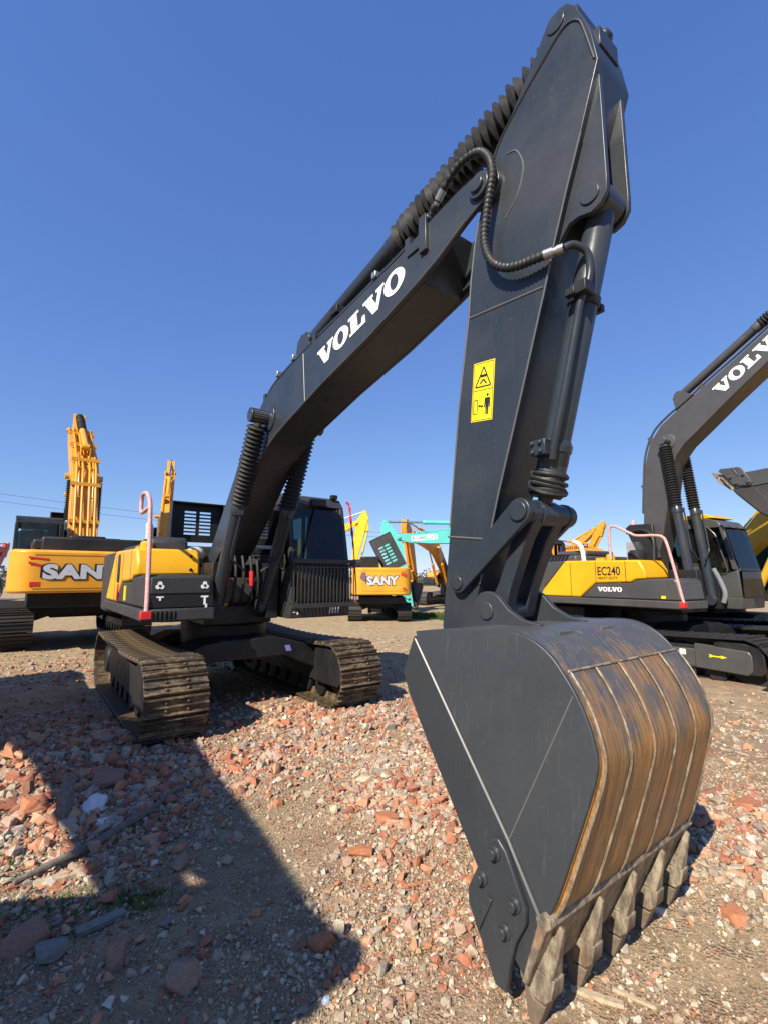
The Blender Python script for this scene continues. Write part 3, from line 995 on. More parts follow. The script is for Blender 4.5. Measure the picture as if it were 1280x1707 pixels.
def grid_panel(root, mat, x, y0, y1, z0, z1, name='raised_hood', rows=7, tilt=0.0):
    """opened engine hood: a sheet with two columns of cut slots and folded edges"""
    m = MB()
    w = y1 - y0; h = z1 - z0
    cols = [(y0 + w * .27, y0 + w * .49), (y0 + w * .56, y0 + w * .78)]
    zs = [z0 + h * (.20 + .095 * k) for k in range(rows)]
    sh = h * .050
    t = .02
    ys = [y0, cols[0][0], cols[0][1], cols[1][0], cols[1][1], y1]
    for a in (0, 2, 4):
        m.box(x, x + t, ys[a], ys[a + 1], z0, z1)
    for c0, c1 in cols:
        prev = z0
        for z in zs:
            m.box(x + .001, x + t - .001, c0, c1, prev, z)
            prev = z + sh
        m.box(x + .001, x + t - .001, c0, c1, prev, z1)
    for yy in (y0, y1):
        m.box(x - .02, x + .16, yy - .012, yy + .012, z0 + .002, z1 + .002)
    m.box(x - .02, x + .16, y0 - .01, y1 + .01, z1, z1 + .025)
    if tilt:
        M = Matrix.Translation((x, 0, z0)) @ Matrix.Rotation(tilt, 4, 'Y') @ Matrix.Translation((-x, 0, -z0))
        m.xf(M)
    o = m.build(name, mat, root, bevel=.006)
    return o

def upper_deck(root, mat, sillmat):
    m = MB()
    m.box(-1.9, 1.0, -.42, .52, 1.12, 1.36)
    m.box(-.2, 1.35, -.46, -.30, 1.2, 1.95); m.box(-.2, 1.35, .30, .46, 1.2, 1.95)
    m.lathe((.1, .1, 1.0), (.1, .1, 1.14), [(0, .58), (.14, .58)], 28)
    d = m.build('deck', mat, root, bevel=.01)
    s = MB()
    s.prism_yz([(-1.27, 1.235), (-1.29, 1.26), (-1.29, 1.385), (-.45, 1.385), (-.45, 1.235)], -1.75, 1.50)
    s.prism_yz([(.5, 1.19), (.5, 1.36), (1.50, 1.36), (1.50, 1.235), (1.48, 1.19)], -1.75, 1.0)
    s.build('side_sill', sillmat, d, bevel=.02)
    return d

def right_body(root, upmat, lowmat, yellow_side=True, fine=False):
    """fuel tank and tool box on the machine's right; the coloured block sits behind a dark front box"""
    y0, y1 = -1.262, -.47
    t = MB()
    t.prism([(-1.75, 1.392), (-.965, 2.165), (.74, 2.135), (.84, 1.95), (.86, 1.78), (.66, 1.765), (.56, 1.71), (-.22, 1.69), (-.60, 1.39)], y0, y1)
    b = t.build('engine_cover', upmat, root, bevel=.035)
    l = MB()
    l.prism([(-.585, 1.392), (-.21, 1.683), (.563, 1.703), (.66, 1.757), (.87, 1.77), (1.36, 1.79), (1.42, 1.74), (1.46, 1.392)], y0 + .004, y1 + .02)
    lo = l.build('tool_box', lowmat, root, bevel=.03)
    rc = MB()
    rc.prism([(-1.765, 1.392), (-.985, 2.160), (-1.9, 2.15), (-2.05, 2.05), (-2.1, 1.392)], y0 + .003, y1)
    rc.build('rear_cover', lowmat, root, bevel=.02)
    for x in (-.82, -.20, .46):
        seams = MB()
        seams.box(x - .006, x + .006, y0 - .003, y0 + .02, 1.72 if x > -.3 else 1.42, 2.12)
        seams.build('panel_joint', BLACKD, b)
    cap = MB()
    cap.lathe((-.02, -1.0, 2.14), (-.02, -1.0, 2.28), [(0, .085), (.11, .085), (.14, .06)], 16)
    cap.box(-.3, -.12, -1.1, -.9, 2.13, 2.21)
    cap.build('filler_cap', upmat, b, bevel=.008)
    return b, lo

# ------------------------------------------------------------------ scene frame
HERO_ROT = R(-53.04)
def m2w(x, y, z=0.0):
    """hero machine frame -> world"""
    c, s = math.cos(HERO_ROT), math.sin(HERO_ROT)
    ox, oy = HERO_LOC
    return (ox + x * c - y * s, oy + x * s + y * c, z)
PHI = R(36.96)
u0, v0 = -7.6, 2.40
HERO_LOC = (u0 * math.sin(PHI) + v0 * math.cos(PHI), -u0 * math.cos(PHI) + v0 * math.sin(PHI))

# ------------------------------------------------------------------ camera, sky, sun
sc = bpy.context.scene
cam = bpy.data.cameras.new('camera')
cam.sensor_fit = 'VERTICAL'; cam.sensor_height = 24.0
cam.lens = 790.0 * 24.0 / 1707.0
cam.clip_start = 0.05; cam.clip_end = 2000
co = bpy.data.objects.new('camera', cam)
co.location = (0, 0, 1.75); co.rotation_euler = (R(90 + 7.9), 0, 0)
C.objects.link(co); sc.camera = co

SUN_DIR = Vector((-.52, -.855, 0)).normalized() * math.cos(R(40)) + Vector((0, 0, math.sin(R(40))))
w = bpy.data.worlds.new('World'); sc.world = w; w.use_nodes = True
nt = w.node_tree
sky = nt.nodes.new('ShaderNodeTexSky'); sky.sky_type = 'NISHITA'; sky.sun_disc = False
sky.sun_elevation = R(40); sky.sun_rotation = math.atan2(SUN_DIR.x, SUN_DIR.y)
sky.altitude = 30; sky.air_density = 0.9; sky.dust_density = 0.0; sky.ozone_density = 3.0
# phone cameras hold the sky flatter and bluer than it is: a power curve per channel over the physical sky
EXPO = 0.75; SKY = 0.12
spc = nt.nodes.new('ShaderNodeSeparateColor'); nt.links.new(sky.outputs[0], spc.inputs[0])
cbc = nt.nodes.new('ShaderNodeCombineColor')
for i, (g_, a_) in enumerate(((.768, .136), (.662, .190), (.434, .402))):
    pw = nt.nodes.new('ShaderNodeMath'); pw.operation = 'POWER'; pw.inputs[1].default_value = g_
    ml = nt.nodes.new('ShaderNodeMath'); ml.operation = 'MULTIPLY'; ml.inputs[1].default_value = a_ / (SKY * 2 ** EXPO)
    nt.links.new(spc.outputs[i], pw.inputs[0]); nt.links.new(pw.outputs[0], ml.inputs[0]); nt.links.new(ml.outputs[0], cbc.inputs[i])
nt.links.new(cbc.outputs[0], nt.nodes['Background'].inputs[0])
nt.nodes['Background'].inputs[1].default_value = SKY
sl = bpy.data.lights.new('sun', 'SUN'); sl.energy = 4.9; sl.angle = R(0.5); sl.color = (1.0, .91, .77)
so = bpy.data.objects.new('sun', sl); C.objects.link(so)
so.rotation_euler = SUN_DIR.to_track_quat('Z', 'Y').to_euler()
so.location = (-20, -30, 40)
sc.view_settings.view_transform = 'Standard'; sc.view_settings.look = 'None'
sc.view_settings.exposure = EXPO; sc.view_settings.gamma = 1.0
sc.cycles.max_bounces = 6; sc.cycles.diffuse_bounces = 3; sc.cycles.glossy_bounces = 3
sc.cycles.use_denoising = True

# ------------------------------------------------------------------ ground
rng = np.random.default_rng(11)
_lat = rng.random((256, 256))
def vnoise(x, y, s, seed=0):
    x = np.asarray(x) / s + 37.3 * seed + 500; y = np.asarray(y) / s + 91.7 * seed + 500
    i = np.floor(x).astype(int); j = np.floor(y).astype(int)
    fx = x - i; fy = y - j
    fx = fx * fx * (3 - 2 * fx); fy = fy * fy * (3 - 2 * fy)
    g = lambda a, b: _lat[a % 256, b % 256]
    return (g(i, j) * (1 - fx) + g(i + 1, j) * fx) * (1 - fy) + (g(i, j + 1) * (1 - fx) + g(i + 1, j + 1) * fx) * fy
def gauss(x, y, cx, cy, sx, sy, a=0.0):
    dx, dy = x - cx, y - cy
    u = dx * math.cos(a) + dy * math.sin(a); v = -dx * math.sin(a) + dy * math.cos(a)
    return np.exp(-(u / sx) ** 2 - (v / sy) ** 2)
def gh(x, y):
    x = np.asarray(x, float); y = np.asarray(y, float)
    h = .07 * (vnoise(x, y, 1.6, 1) - .5) + .035 * (vnoise(x, y, .55, 2) - .5) + .018 * (vnoise(x, y, .2, 3) - .5)
    h = h + .10 * gauss(x, y, -3.1, 4.9, 1.3, 1.0) + .05 * gauss(x, y, -.55, 6.0, .7, .6) + .16 * gauss(x, y, 6.3, 8.4, 1.6, 1.6)
    # under the near machine's tracks and bucket the lot is pressed flat
    hx = (x - HERO_LOC[0]); hy = (y - HERO_LOC[1])
    c, s = math.cos(HERO_ROT), math.sin(HERO_ROT)
    lx = hx * c + hy * s; ly = -hx * s + hy * c
    def inside(a0, a1, b0, b1, e):
        f = np.clip((lx - a0) / e, 0, 1) * np.clip((a1 - lx) / e, 0, 1) * np.clip((ly - b0) / e, 0, 1) * np.clip((b1 - ly) / e, 0, 1)
        return f
    k = np.maximum(np.maximum(inside(-2.4, 2.3, -1.6, -.5, .35), inside(-2.4, 2.3, .7, 1.9, .35)), inside(5.9, 6.6, -.9, .9, .25))
    return h * (1 - k) + (-.005) * k

def ground_mesh():
    na = 420
    rad = [0.0] + list(np.geomspace(.25, 1200, 250))
    vs = [(0, 0, float(gh(0, 0)))]
    an = np.linspace(0, 2 * math.pi, na, endpoint=False)
    for r in rad[1:]:
        x = r * np.sin(an); y = r * np.cos(an)
        z = gh(x, y) * (1.0 if r < 60 else max(0, 1 - (r - 60) / 60))
        vs += list(zip(x.tolist(), y.tolist(), z.tolist()))
    fs = [(0, 1 + (k + 1) % na, 1 + k) for k in range(na)]
    for i in range(len(rad) - 2):
        a = 1 + i * na; b = a + na
        fs += [(a + k, a + (k + 1) % na, b + (k + 1) % na, b + k) for k in range(na)]
    m = MB(); m.v = vs; m.f = fs
    return m

def ground_material():
    m, nt, b = new_mat('dirt_and_crushed_brick')
    v = coords(nt)
    big = noise(nt, v, .55, 5, .6)
    mid = noise(nt, v, 3.2, 6, .65)
    fine = noise(nt, v, 38, 6, .7)
    c = ramp(nt, mid, [(.30, (.21, .145, .083)), (.5, (.32, .235, .14)), (.68, (.44, .335, .21))])
    spx = nt.nodes.new('ShaderNodeSeparateXYZ'); nt.links.new(v, spx.inputs[0])
    far = nt.nodes.new('ShaderNodeMapRange'); nt.links.new(spx.outputs[1], far.inputs[0])
    far.inputs[1].default_value = 6.5; far.inputs[2].default_value = 12
    sand = ramp(nt, mid, [(.30, (.28, .20, .11)), (.5, (.40, .30, .165)), (.68, (.48, .37, .22))])
    c = mixc(nt, far.outputs[0], c, sand)
    red0 = ramp(nt, big, [(.47, (0, 0, 0)), (.60, (.7,) * 3)])
    inv = nt.nodes.new('ShaderNodeMath'); inv.operation = 'MULTIPLY_ADD'; nt.links.new(far.outputs[0], inv.inputs[0]); inv.inputs[1].default_value = -.8; inv.inputs[2].default_value = 1
    rm = nt.nodes.new('ShaderNodeMath'); rm.operation = 'MULTIPLY'; nt.links.new(red0, rm.inputs[0]); nt.links.new(inv.outputs[0], rm.inputs[1])
    red = rm.outputs[0]
    rc = ramp(nt, noise(nt, v, 9, 6, .7), [(.3, (.17, .075, .048)), (.55, (.28, .13, .085)), (.75, (.36, .24, .17))])
    c = mixc(nt, red, c, rc)
    vo = nt.nodes.new('ShaderNodeTexVoronoi'); vo.inputs['Scale'].default_value = 55
    nt.links.new(v, vo.inputs['Vector'])
    sepc = nt.nodes.new('ShaderNodeSeparateColor'); nt.links.new(vo.outputs['Color'], sepc.inputs[0])
    peb = ramp(nt, sepc.outputs[0], [(.0, (.10, .075, .05)), (.35, (.20, .14, .10)), (.55, (.34, .27, .20)), (.72, (.30, .12, .07)), (.86, (.40, .35, .28)), (1, (.22, .16, .11))])
    msk = nt.nodes.new('ShaderNodeMath'); msk.operation = 'MULTIPLY'
    nt.links.new(ramp(nt, vo.outputs['Distance'], [(.25, (1, 1, 1)), (.55, (0, 0, 0))]), msk.inputs[0])
    nt.links.new(ramp(nt, noise(nt, v, 4.5, 5, .7), [(.42, (0, 0, 0)), (.58, (.85,) * 3)]), msk.inputs[1])
    c = mixc(nt, msk.outputs[0], c, peb)
    vo2 = nt.nodes.new('ShaderNodeTexVoronoi'); vo2.inputs['Scale'].default_value = 170
    nt.links.new(v, vo2.inputs['Vector'])
    sp2 = nt.nodes.new('ShaderNodeSeparateColor'); nt.links.new(vo2.outputs['Color'], sp2.inputs[0])
    c = mixc(nt, ramp(nt, sp2.outputs[1], [(.55, (0, 0, 0)), (.95, (.65,) * 3)]), c, (.36, .29, .20))
    c = mixc(nt, ramp(nt, sp2.outputs[2], [(.70, (0, 0, 0)), (.98, (.6,) * 3)]), c, (.07, .05, .035))
    nt.links.new(c, b.inputs['Base Color'])
    b.inputs['Roughness'].default_value = .95
    b.inputs['Specular IOR Level'].default_value = .15
    hsum = nt.nodes.new('ShaderNodeMath'); hsum.operation = 'MULTIPLY_ADD'
    nt.links.new(msk.outputs[0], hsum.inputs[0]); hsum.inputs[1].default_value = .8
    nt.links.new(fine, hsum.inputs[2])
    bump(nt, b, hsum.outputs[0], .75, .02)
    return m
g = ground_mesh().build('ground', ground_material(), None, angle=180, recalc=False)
g['kind'] = 'structure'

# ------------------------------------------------------------------ rubble, gravel, splinters
def chunk_templates(n, pts, shape, flat=1.0):
    T = []
    for k in range(n):
        bm = bmesh.new()
        sx, sy, sz = shape()
        for i in range(pts):
            d = Vector((random.gauss(0, 1), random.gauss(0, 1), random.gauss(0, 1)))
            d = d / max(abs(d.x), abs(d.y), abs(d.z)) * random.uniform(.8, 1) if random.random() < .75 else d.normalized() * .9
            bm.verts.new((d.x * sx, d.y * sy, d.z * sz))
        bmesh.ops.convex_hull(bm, input=bm.verts)
        loose = [v for v in bm.verts if not v.link_faces]
        bmesh.ops.delete(bm, geom=loose, context='VERTS')
        bmesh.ops.triangulate(bm, faces=bm.faces)
        bm.verts.index_update()
        T.append((np.array([v.co[:] for v in bm.verts]), np.array([[v.index for v in f.verts] for f in bm.faces])))
        bm.free()
    return T

def scatter(name, templates, X, Y, S, mat, sink=.25, tilt=.5, up=None):
    """one mesh of many separate chunks lying on the ground"""
    n = len(X)
    Z = gh(X, Y)
    allv = []; allf = []; off = 0
    which = rng.integers(0, len(templates), n)
    for t, (tv, tf) in enumerate(templates):
        idx = np.where(which == t)[0]
        if not len(idx):
            continue
        k = len(idx)
        yaw = rng.random(k) * 2 * math.pi
        ax = rng.normal(0, tilt, k); ay = rng.normal(0, tilt, k)
        cx, sx_, cy, sy_, cz, sz_ = np.cos(ax), np.sin(ax), np.cos(ay), np.sin(ay), np.cos(yaw), np.sin(yaw)
        Rm = np.zeros((k, 3, 3))
        Rm[:, 0, 0] = cz * cy; Rm[:, 0, 1] = cz * sy_ * sx_ - sz_ * cx; Rm[:, 0, 2] = cz * sy_ * cx + sz_ * sx_
        Rm[:, 1, 0] = sz_ * cy; Rm[:, 1, 1] = sz_ * sy_ * sx_ + cz * cx; Rm[:, 1, 2] = sz_ * sy_ * cx - cz * sx_
        Rm[:, 2, 0] = -sy_; Rm[:, 2, 1] = cy * sx_; Rm[:, 2, 2] = cy * cx
        P = np.einsum('kij,vj->kvi', Rm, tv) * S[idx][:, None, None]
        ext = P[:, :, 2].max(1)
        P[:, :, 0] += X[idx][:, None]; P[:, :, 1] += Y[idx][:, None]
        P[:, :, 2] += (Z[idx] + ext * (1 - 2 * sink))[:, None]
        allv.append(P.reshape(-1, 3))
        F = tf[None] + (np.arange(k) * len(tv))[:, None, None] + off
        allf.append(F.reshape(-1, 3)); off += k * len(tv)
    V = np.concatenate(allv); F = np.concatenate(allf)
    me = bpy.data.meshes.new(name)
    me.vertices.add(len(V)); me.vertices.foreach_set('co', V.ravel())
    me.loops.add(F.size); me.loops.foreach_set('vertex_index', F.ravel().astype(np.int32))
    me.polygons.add(len(F))
    me.polygons.foreach_set('loop_start', np.arange(0, F.size, 3, dtype=np.int32))
    me.update(calc_edges=True)
    me.polygons.foreach_set('use_smooth', np.zeros(len(F), dtype=bool))
    me.materials.append(mat)
    o = bpy.data.objects.new(name, me); C.objects.link(o)
    o['kind'] = 'stuff'
    return o

def stone_mat(name, stops, dust=(.30, .22, .15), rough=.9):
    m, nt, b = new_mat(name)
    ge = nt.nodes.new('ShaderNodeNewGeometry')
    c = ramp(nt, ge.outputs['Random Per Island'], stops)
    v = coords(nt)
    n1 = noise(nt, v, 26, 5, .7)
    c = mixc(nt, ramp(nt, n1, [(.42, (0, 0, 0)), (.66, (.6,) * 3)]), c, dust)
    n2 = noise(nt, v, 70, 5, .75)
    hsv = nt.nodes.new('ShaderNodeHueSaturation')
    mr = nt.nodes.new('ShaderNodeMapRange'); nt.links.new(n2, mr.inputs[0])
    mr.inputs[1].default_value = .25; mr.inputs[2].default_value = .75; mr.inputs[3].default_value = .7; mr.inputs[4].default_value = 1.25
    nt.links.new(mr.outputs[0], hsv.inputs['Value']); nt.links.new(c, hsv.inputs['Color'])
    nt.links.new(hsv.outputs[0], b.inputs['Base Color'])
    b.inputs['Roughness'].default_value = rough; b.inputs['Specular IOR Level'].default_value = .2
    bump(nt, b, n2, .6, .006)
    return m

BRICKM = stone_mat('broken_brick', [(0, (.42, .145, .075)), (.16, (.52, .225, .12)), (.30, (.34, .12, .075)), (.42, (.56, .31, .185)), (.55, (.40, .27, .205)), (.66, (.35, .30, .245)), (.78, (.43, .36, .27)), (.90, (.25, .10, .07)), (1, (.36, .30, .24))])
PALEM = stone_mat('pale_stone_chips', [(0, (.48, .40, .285)), (.2, (.38, .31, .225)), (.38, (.56, .49, .37)), (.52, (.27, .22, .17)), (.66, (.46, .34, .22)), (.78, (.60, .55, .46)), (.88, (.46, .22, .135)), (1, (.42, .20, .12))])
for m_ in (BRICKM, PALEM):
    for e in m_.node_tree.nodes:
        if e.type == 'VALTORGB' and len(e.color_ramp.elements) > 6:
            e.color_ramp.interpolation = 'CONSTANT'
WOODM = stone_mat('straw_splinters', [(0, (.50, .40, .25)), (.4, (.58, .48, .31)), (.7, (.42, .31, .19)), (1, (.62, .55, .40))], dust=(.4, .32, .2))

CHUNKS = chunk_templates(18, 13, lambda: (1, random.uniform(.6, .95), random.uniform(.45, .8)))
FLAKES = chunk_templates(8, 10, lambda: (1, random.uniform(.5, .9), random.uniform(.18, .35)))
STICKS = chunk_templates(6, 8, lambda: (1, random.uniform(.05, .14), random.uniform(.03, .06)))

def sample(n, r0, r1, half=56):
    a = R(1) * rng.uniform(-half, half, n)
    r = r0 * (r1 / r0) ** rng.random(n)
    # more even coverage of the ground than a pure log spread
    r = np.sqrt(rng.random(n) * (r1 ** 2 - r0 ** 2) + r0 ** 2) * .45 + r * .55
    return r * np.sin(a), r * np.cos(a)
def keep(X, Y, p):
    k = rng.random(len(X)) < p
    return k
def zone_brick(x, y):
    z = .035 + 1.05 * gauss(x, y, -3.0, 4.7, 1.3, 1.6) + .95 * gauss(x, y, -.55, 6.0, 1.0, .65) + .7 * gauss(x, y, -1.6, 4.8, .8, .6)
    z = z + .50 * gauss(x, y, .35, 3.9, .4, .9) + .35 * gauss(x, y, .5, 5.2, .8, 1.0) + .45 * gauss(x, y, 2.6, 4.0, .9, .8) + .7 * gauss(x, y, -5.5, 9.2, 2.5, 1.6)
    z = z + .30 * gauss(x, y, -2.0, 2.7, .45, .7) + .3 * gauss(x, y, .1, 2.6, .35, .5)
    z = z * (1 - .8 * gauss(x, y, -.72, 3.85, .42, .85)) * (1 - .6 * gauss(x, y, 1.55, 2.3, .7, .5))
    return np.clip(z * (.35 + 1.25 * vnoise(x, y, .5, 5)), 0, 1)
def zone_pale(x, y):
    z = .15 + .60 * gauss(x, y, .15, 3.3, .5, 1.0) + .75 * gauss(x, y, -2.8, 4.0, 1.1, 1.2) + .6 * gauss(x, y, 1.9, 3.4, 1.2, 1.6) + .6 * gauss(x, y, -.3, 5.3, 1.2, .7) + .16 * gauss(x, y, -1.1, 2.5, .8, .7) + .35 * gauss(x, y, -.15, 2.45, .35, .5)
    z = z * (1 - .8 * gauss(x, y, -.72, 3.85, .42, .85)) * (1 - .6 * gauss(x, y, 1.55, 2.3, .7, .5))
    return np.clip(z * (.25 + 1.4 * vnoise(x, y, .6, 6)), 0, 1)

def clear_of(X, Y):
    """keep chunks out of the tracks' and teeth's own footprint"""
    hx = X - HERO_LOC[0]; hy = Y - HERO_LOC[1]
    c, s = math.cos(HERO_ROT), math.sin(HERO_ROT)
    lx = hx * c + hy * s; ly = -hx * s + hy * c
    t = ((lx > -2.0) & (lx < 2.0)) & (((ly > -1.36) & (ly < -.66)) | ((ly > .96) & (ly < 1.66)))
    return ~t

BX, BY, BS, PX, PY, PS, FX, FY, FS = [], [], [], [], [], [], [], [], []
for (n, r0, r1, med, sg, lo, hi) in ((24000, 1.8, 3.4, .0055, .80, .003, .040), (52000, 3.0, 5.6, .0078, .80, .004, .060), (30000, 5.0, 9.0, .0125, .70, .007, .070), (12000, 8.5, 16, .022, .5, .014, .075)):
    X, Y = sample(n * 2, r0, r1)
    S = np.clip(np.exp(rng.normal(math.log(med), sg, len(X))), lo, hi)
    zb = zone_brick(X, Y)
    S = S * (1 + .5 * np.clip(gauss(X, Y, -3.0, 4.4, 1.3, 1.4) + .3 * gauss(X, Y, -.5, 6.0, .9, .7), 0, 1))
    k = keep(X, Y, zb * .95) & clear_of(X, Y)
    BX.append(X[k]); BY.append(Y[k]); BS.append(S[k])
    X, Y = sample(n * 2, r0, r1)
    S = np.clip(np.exp(rng.normal(math.log(med * .8), sg * .9, len(X))), lo * .8, hi * .7)
    k = keep(X, Y, zone_pale(X, Y)) & clear_of(X, Y)
    PX.append(X[k]); PY.append(Y[k]); PS.append(S[k])
cat_ = np.concatenate
scatter('brick_rubble', CHUNKS + FLAKES, cat_(BX), cat_(BY), cat_(BS), BRICKM, sink=.30, tilt=.35)
scatter('gravel', CHUNKS + FLAKES[:4], cat_(PX), cat_(PY), cat_(PS), PALEM, sink=.30, tilt=.35)
CLODM = stone_mat('soil_crumbs', [(0, (.31, .225, .14)), (.3, (.40, .30, .19)), (.6, (.24, .17, .105)), (.8, (.50, .40, .27)), (1, (.44, .19, .115))], dust=(.33, .235, .15))
X, Y = sample(90000, 1.8, 6.5)
S = np.clip(np.exp(rng.normal(math.log(.0036), .55, len(X))), .0018, .014) * np.clip((X ** 2 + Y ** 2) ** .5 / 3, .8, 2.0)
k = keep(X, Y, np.clip(.25 + .9 * vnoise(X, Y, .35, 9), 0, 1)) & clear_of(X, Y)
scatter('soil_crumbs', FLAKES[:3] + CHUNKS[:5], X[k], Y[k], S[k], CLODM, sink=.3, tilt=.5)
X, Y = sample(44000, 1.8, 22)
S = np.clip(np.exp(rng.normal(math.log(.022), .6, len(X))), .008, .075) * np.clip((X ** 2 + Y ** 2) ** .5 / 5, .6, 2.0)
p = np.clip(.12 + .9 * gauss(X, Y, 2.8, 3.9, 2.2, 2.6) + .8 * np.clip((Y - 8) / 4, 0, 1) + .5 * gauss(X, Y, .9, 2.2, .9, .7), 0, 1) * (.4 + .9 * vnoise(X, Y, .8, 8))
k = keep(X, Y, p) & clear_of(X, Y)
scatter('wood_chips', STICKS, X[k], Y[k], S[k], WOODM, sink=.1, tilt=.06)

def grass(name, spots, mat, n, hgt):
    m = MB()
    for cx, cy, sx, sy in spots:
        for k in range(n):
            x = random.gauss(cx, sx); y = random.gauss(cy, sy)
            z = float(gh(x, y)) - .004
            for b_ in range(3):
                a = random.uniform(0, 6.28); L = hgt * random.uniform(.4, 1.1); wd = L * .09
                tip = (x + math.cos(a) * L * .7, y + math.sin(a) * L * .7, z + L * random.uniform(.35, .9))
                dx, dy = -math.sin(a) * wd, math.cos(a) * wd
                m.add([(x - dx, y - dy, z), (x + dx, y + dy, z), tip], [(0, 1, 2)])
    o = m.build(name, mat, None, smooth=False, recalc=False)
    o['kind'] = 'stuff'
    return o
GRASSM = stone_mat('grass_blades', [(0, (.065, .115, .022)), (.4, (.09, .155, .03)), (.7, (.05, .085, .02)), (1, (.17, .19, .06))], dust=(.07, .09, .035), rough=.7)
grass('grass', [(-2.62, 3.28, .16, .09), (-2.45, 3.12, .12, .08), (-2.75, 3.5, .12, .08), (-2.05, 3.55, .14, .12), (-1.75, 3.65, .12, .10), (-1.75, 2.75, .16, .10), (-1.35, 2.85, .10, .06), (-1.95, 2.2, .14, .1), (-2.4, 3.75, .15, .1)], GRASSM, 230, .055)
grass('grass_tuft', [(.16, 2.50, .05, .03), (.34, 1.99, .03, .02)], GRASSM, 60, .035)
grass('verge_grass', [(2.2, 22.0, .9, .7), (1.3, 22.6, .6, .5), (3.3, 22.6, 1.0, .6), (2.6, 21.2, .7, .3)], GRASSM, 1500, .22)

# bigger single stones and litter
ROCKM = stone_mat('large_rock', [(0, (.26, .18, .14)), (1, (.30, .20, .15))], dust=(.24, .18, .13))
BRICK1 = stone_mat('orange_brick', [(0, (.42, .15, .07)), (1, (.46, .18, .09))], dust=(.34, .2, .13))
BRICK2 = stone_mat('dusty_pink_brick', [(0, (.30, .15, .11)), (1, (.33, .18, .13))], dust=(.26, .19, .15))
PALER = stone_mat('cream_stone', [(0, (.50, .42, .30)), (1, (.55, .47, .35))], dust=(.4, .32, .22))
GREYR = stone_mat('grey_concrete', [(0, (.20, .19, .175)), (1, (.24, .225, .20))], dust=(.17, .15, .12))
def rock(name, label, cat, x, y, size, shape, mat, rz=0.0, pts=26, sink=.2, bevel=.004, seed=0):
    random.seed(seed)
    bm = bmesh.new()
    bmesh.ops.create_icosphere(bm, subdivisions=5, radius=1)
    cuts = []
    for i in range(15):
        n = Vector((random.gauss(0, 1), random.gauss(0, 1), random.gauss(0, 1))).normalized()
        cuts.append((n, random.uniform(.55, .86)))
    from mathutils import noise as mn
    off = Vector((seed * 3.7, seed * 1.3, 0))
    for v in bm.verts:
        p = v.co.copy()
        if cat == 'brick':
            p = Vector([math.copysign(min(1.0, abs(t) * 1.75), t) for t in p])
        for n, d in cuts[: 15 if cat == 'rock' else 8]:
            e_ = p.dot(n) - d * (1.0 if cat == 'rock' else 1.35)
            if e_ > 0:
                p -= n * e_ * .93
        p *= 1 + .07 * mn.noise(p * 2.2 + off) + .035 * mn.noise(p * 6 + off) + .018 * mn.noise(p * 15 + off)
        v.co = Vector((p.x * shape[0] * size, p.y * shape[1] * size, p.z * shape[2] * size))
    me = bpy.data.meshes.new(name); bm.to_mesh(me); bm.free()
    me.polygons.foreach_set('use_smooth', [True] * len(me.polygons))
    me.materials.append(mat)
    o = bpy.data.objects.new(name, me); C.objects.link(o)
    o.location = (x, y, float(gh(x, y)) + size * shape[2] * (1 - 2 * sink)); o.rotation_euler = (random.uniform(-.15, .15), random.uniform(-.15, .15), rz)
    return tag(o, label, cat)
ROCKS = [
    ('large rounded pinkish rock lying on the shaded dirt in the foreground', -.86, 2.30, .088, (1.0, .85, .78), ROCKM, .3, 3),
    ('smaller greyish rock in the shade above the large pinkish rock', -1.23, 3.13, .065, (1.0, .8, .75), ROCKM, 1.0, 4),
    ('pale triangular stone lying in the middle of the dark shadow', -1.10, 2.66, .042, (1.0, .7, .5), GREYR, .6, 6),
    ('grey and cream lump of concrete in the shade at lower left', -1.55, 2.46, .085, (1.0, .85, .6), GREYR, .4, 8),
    ('flat cream stone slab among gravel between the left track and bucket', -.16, 4.36, .085, (1.1, .9, .4), PALER, .1, 9),
    ('round tan pebble alone on the bare dirt left of the bucket', -.37, 3.83, .04, (1.0, .9, .85), PALER, .2, 10),
]
for i, (lab, x, y, s_, shp, mt, rz, sd) in enumerate(ROCKS):
    rock('rock', lab, 'rock', x, y, s_, shp, mt, rz, seed=sd)
BRICKS = [
    ('orange brick piece lying flat on the gravel left of the bucket', -.15, 3.26, .058, (1.25, .6, .5), BRICK1, .05, 21),
    ('orange and grey broken brick at the edge of the foreground shadow', -.30, 2.56, .058, (.9, .75, .6), BRICK1, .9, 22),
    ('tan upright wedge of brick next to the orange and grey broken brick', -.22, 2.62, .042, (.55, .5, 1.1), PALER, .5, 23),
    ('dusty pink brick half in the shaded rubble in front of the left track', -2.33, 4.28, .11, (1.15, .75, .62), BRICK2, .2, 24),
    ('red brick lump in the dirt beyond the right end of the bucket', 2.80, 3.93, .09, (1.1, .8, .4), BRICK1, .4, 25),
    ('flat red brick piece in the dirt right of the bucket teeth', 1.82, 2.72, .065, (.8, 1.0, .35), BRICK1, .1, 26),
    ('rust red brick piece standing in the shade at lower left', -1.22, 2.42, .055, (.7, .9, .9), BRICK2, .6, 27),
    ('dark red brick cut by the left edge of the picture', -1.72, 2.52, .09, (1.0, .8, .6), BRICK2, .8, 28),
    ('orange brick chunk in the sun beside the wooden stump', -2.62, 3.82, .085, (1.0, .7, .7), BRICK1, .7, 29),
    ('small orange brick left on the bare dirt beside the shadow edge', -.82, 3.92, .036, (1.0, .7, .8), BRICK1, .5, 30),
    ('orange brick slab half buried close to the bucket side', .02, 3.68, .07, (1.1, .7, .4), BRICK1, .3, 31),
]
for lab, x, y, s_, shp, mt, rz, sd in BRICKS:
    rock('brick', lab, 'brick', x, y, s_, shp, mt, rz, pts=18, seed=sd)
random.seed(99)

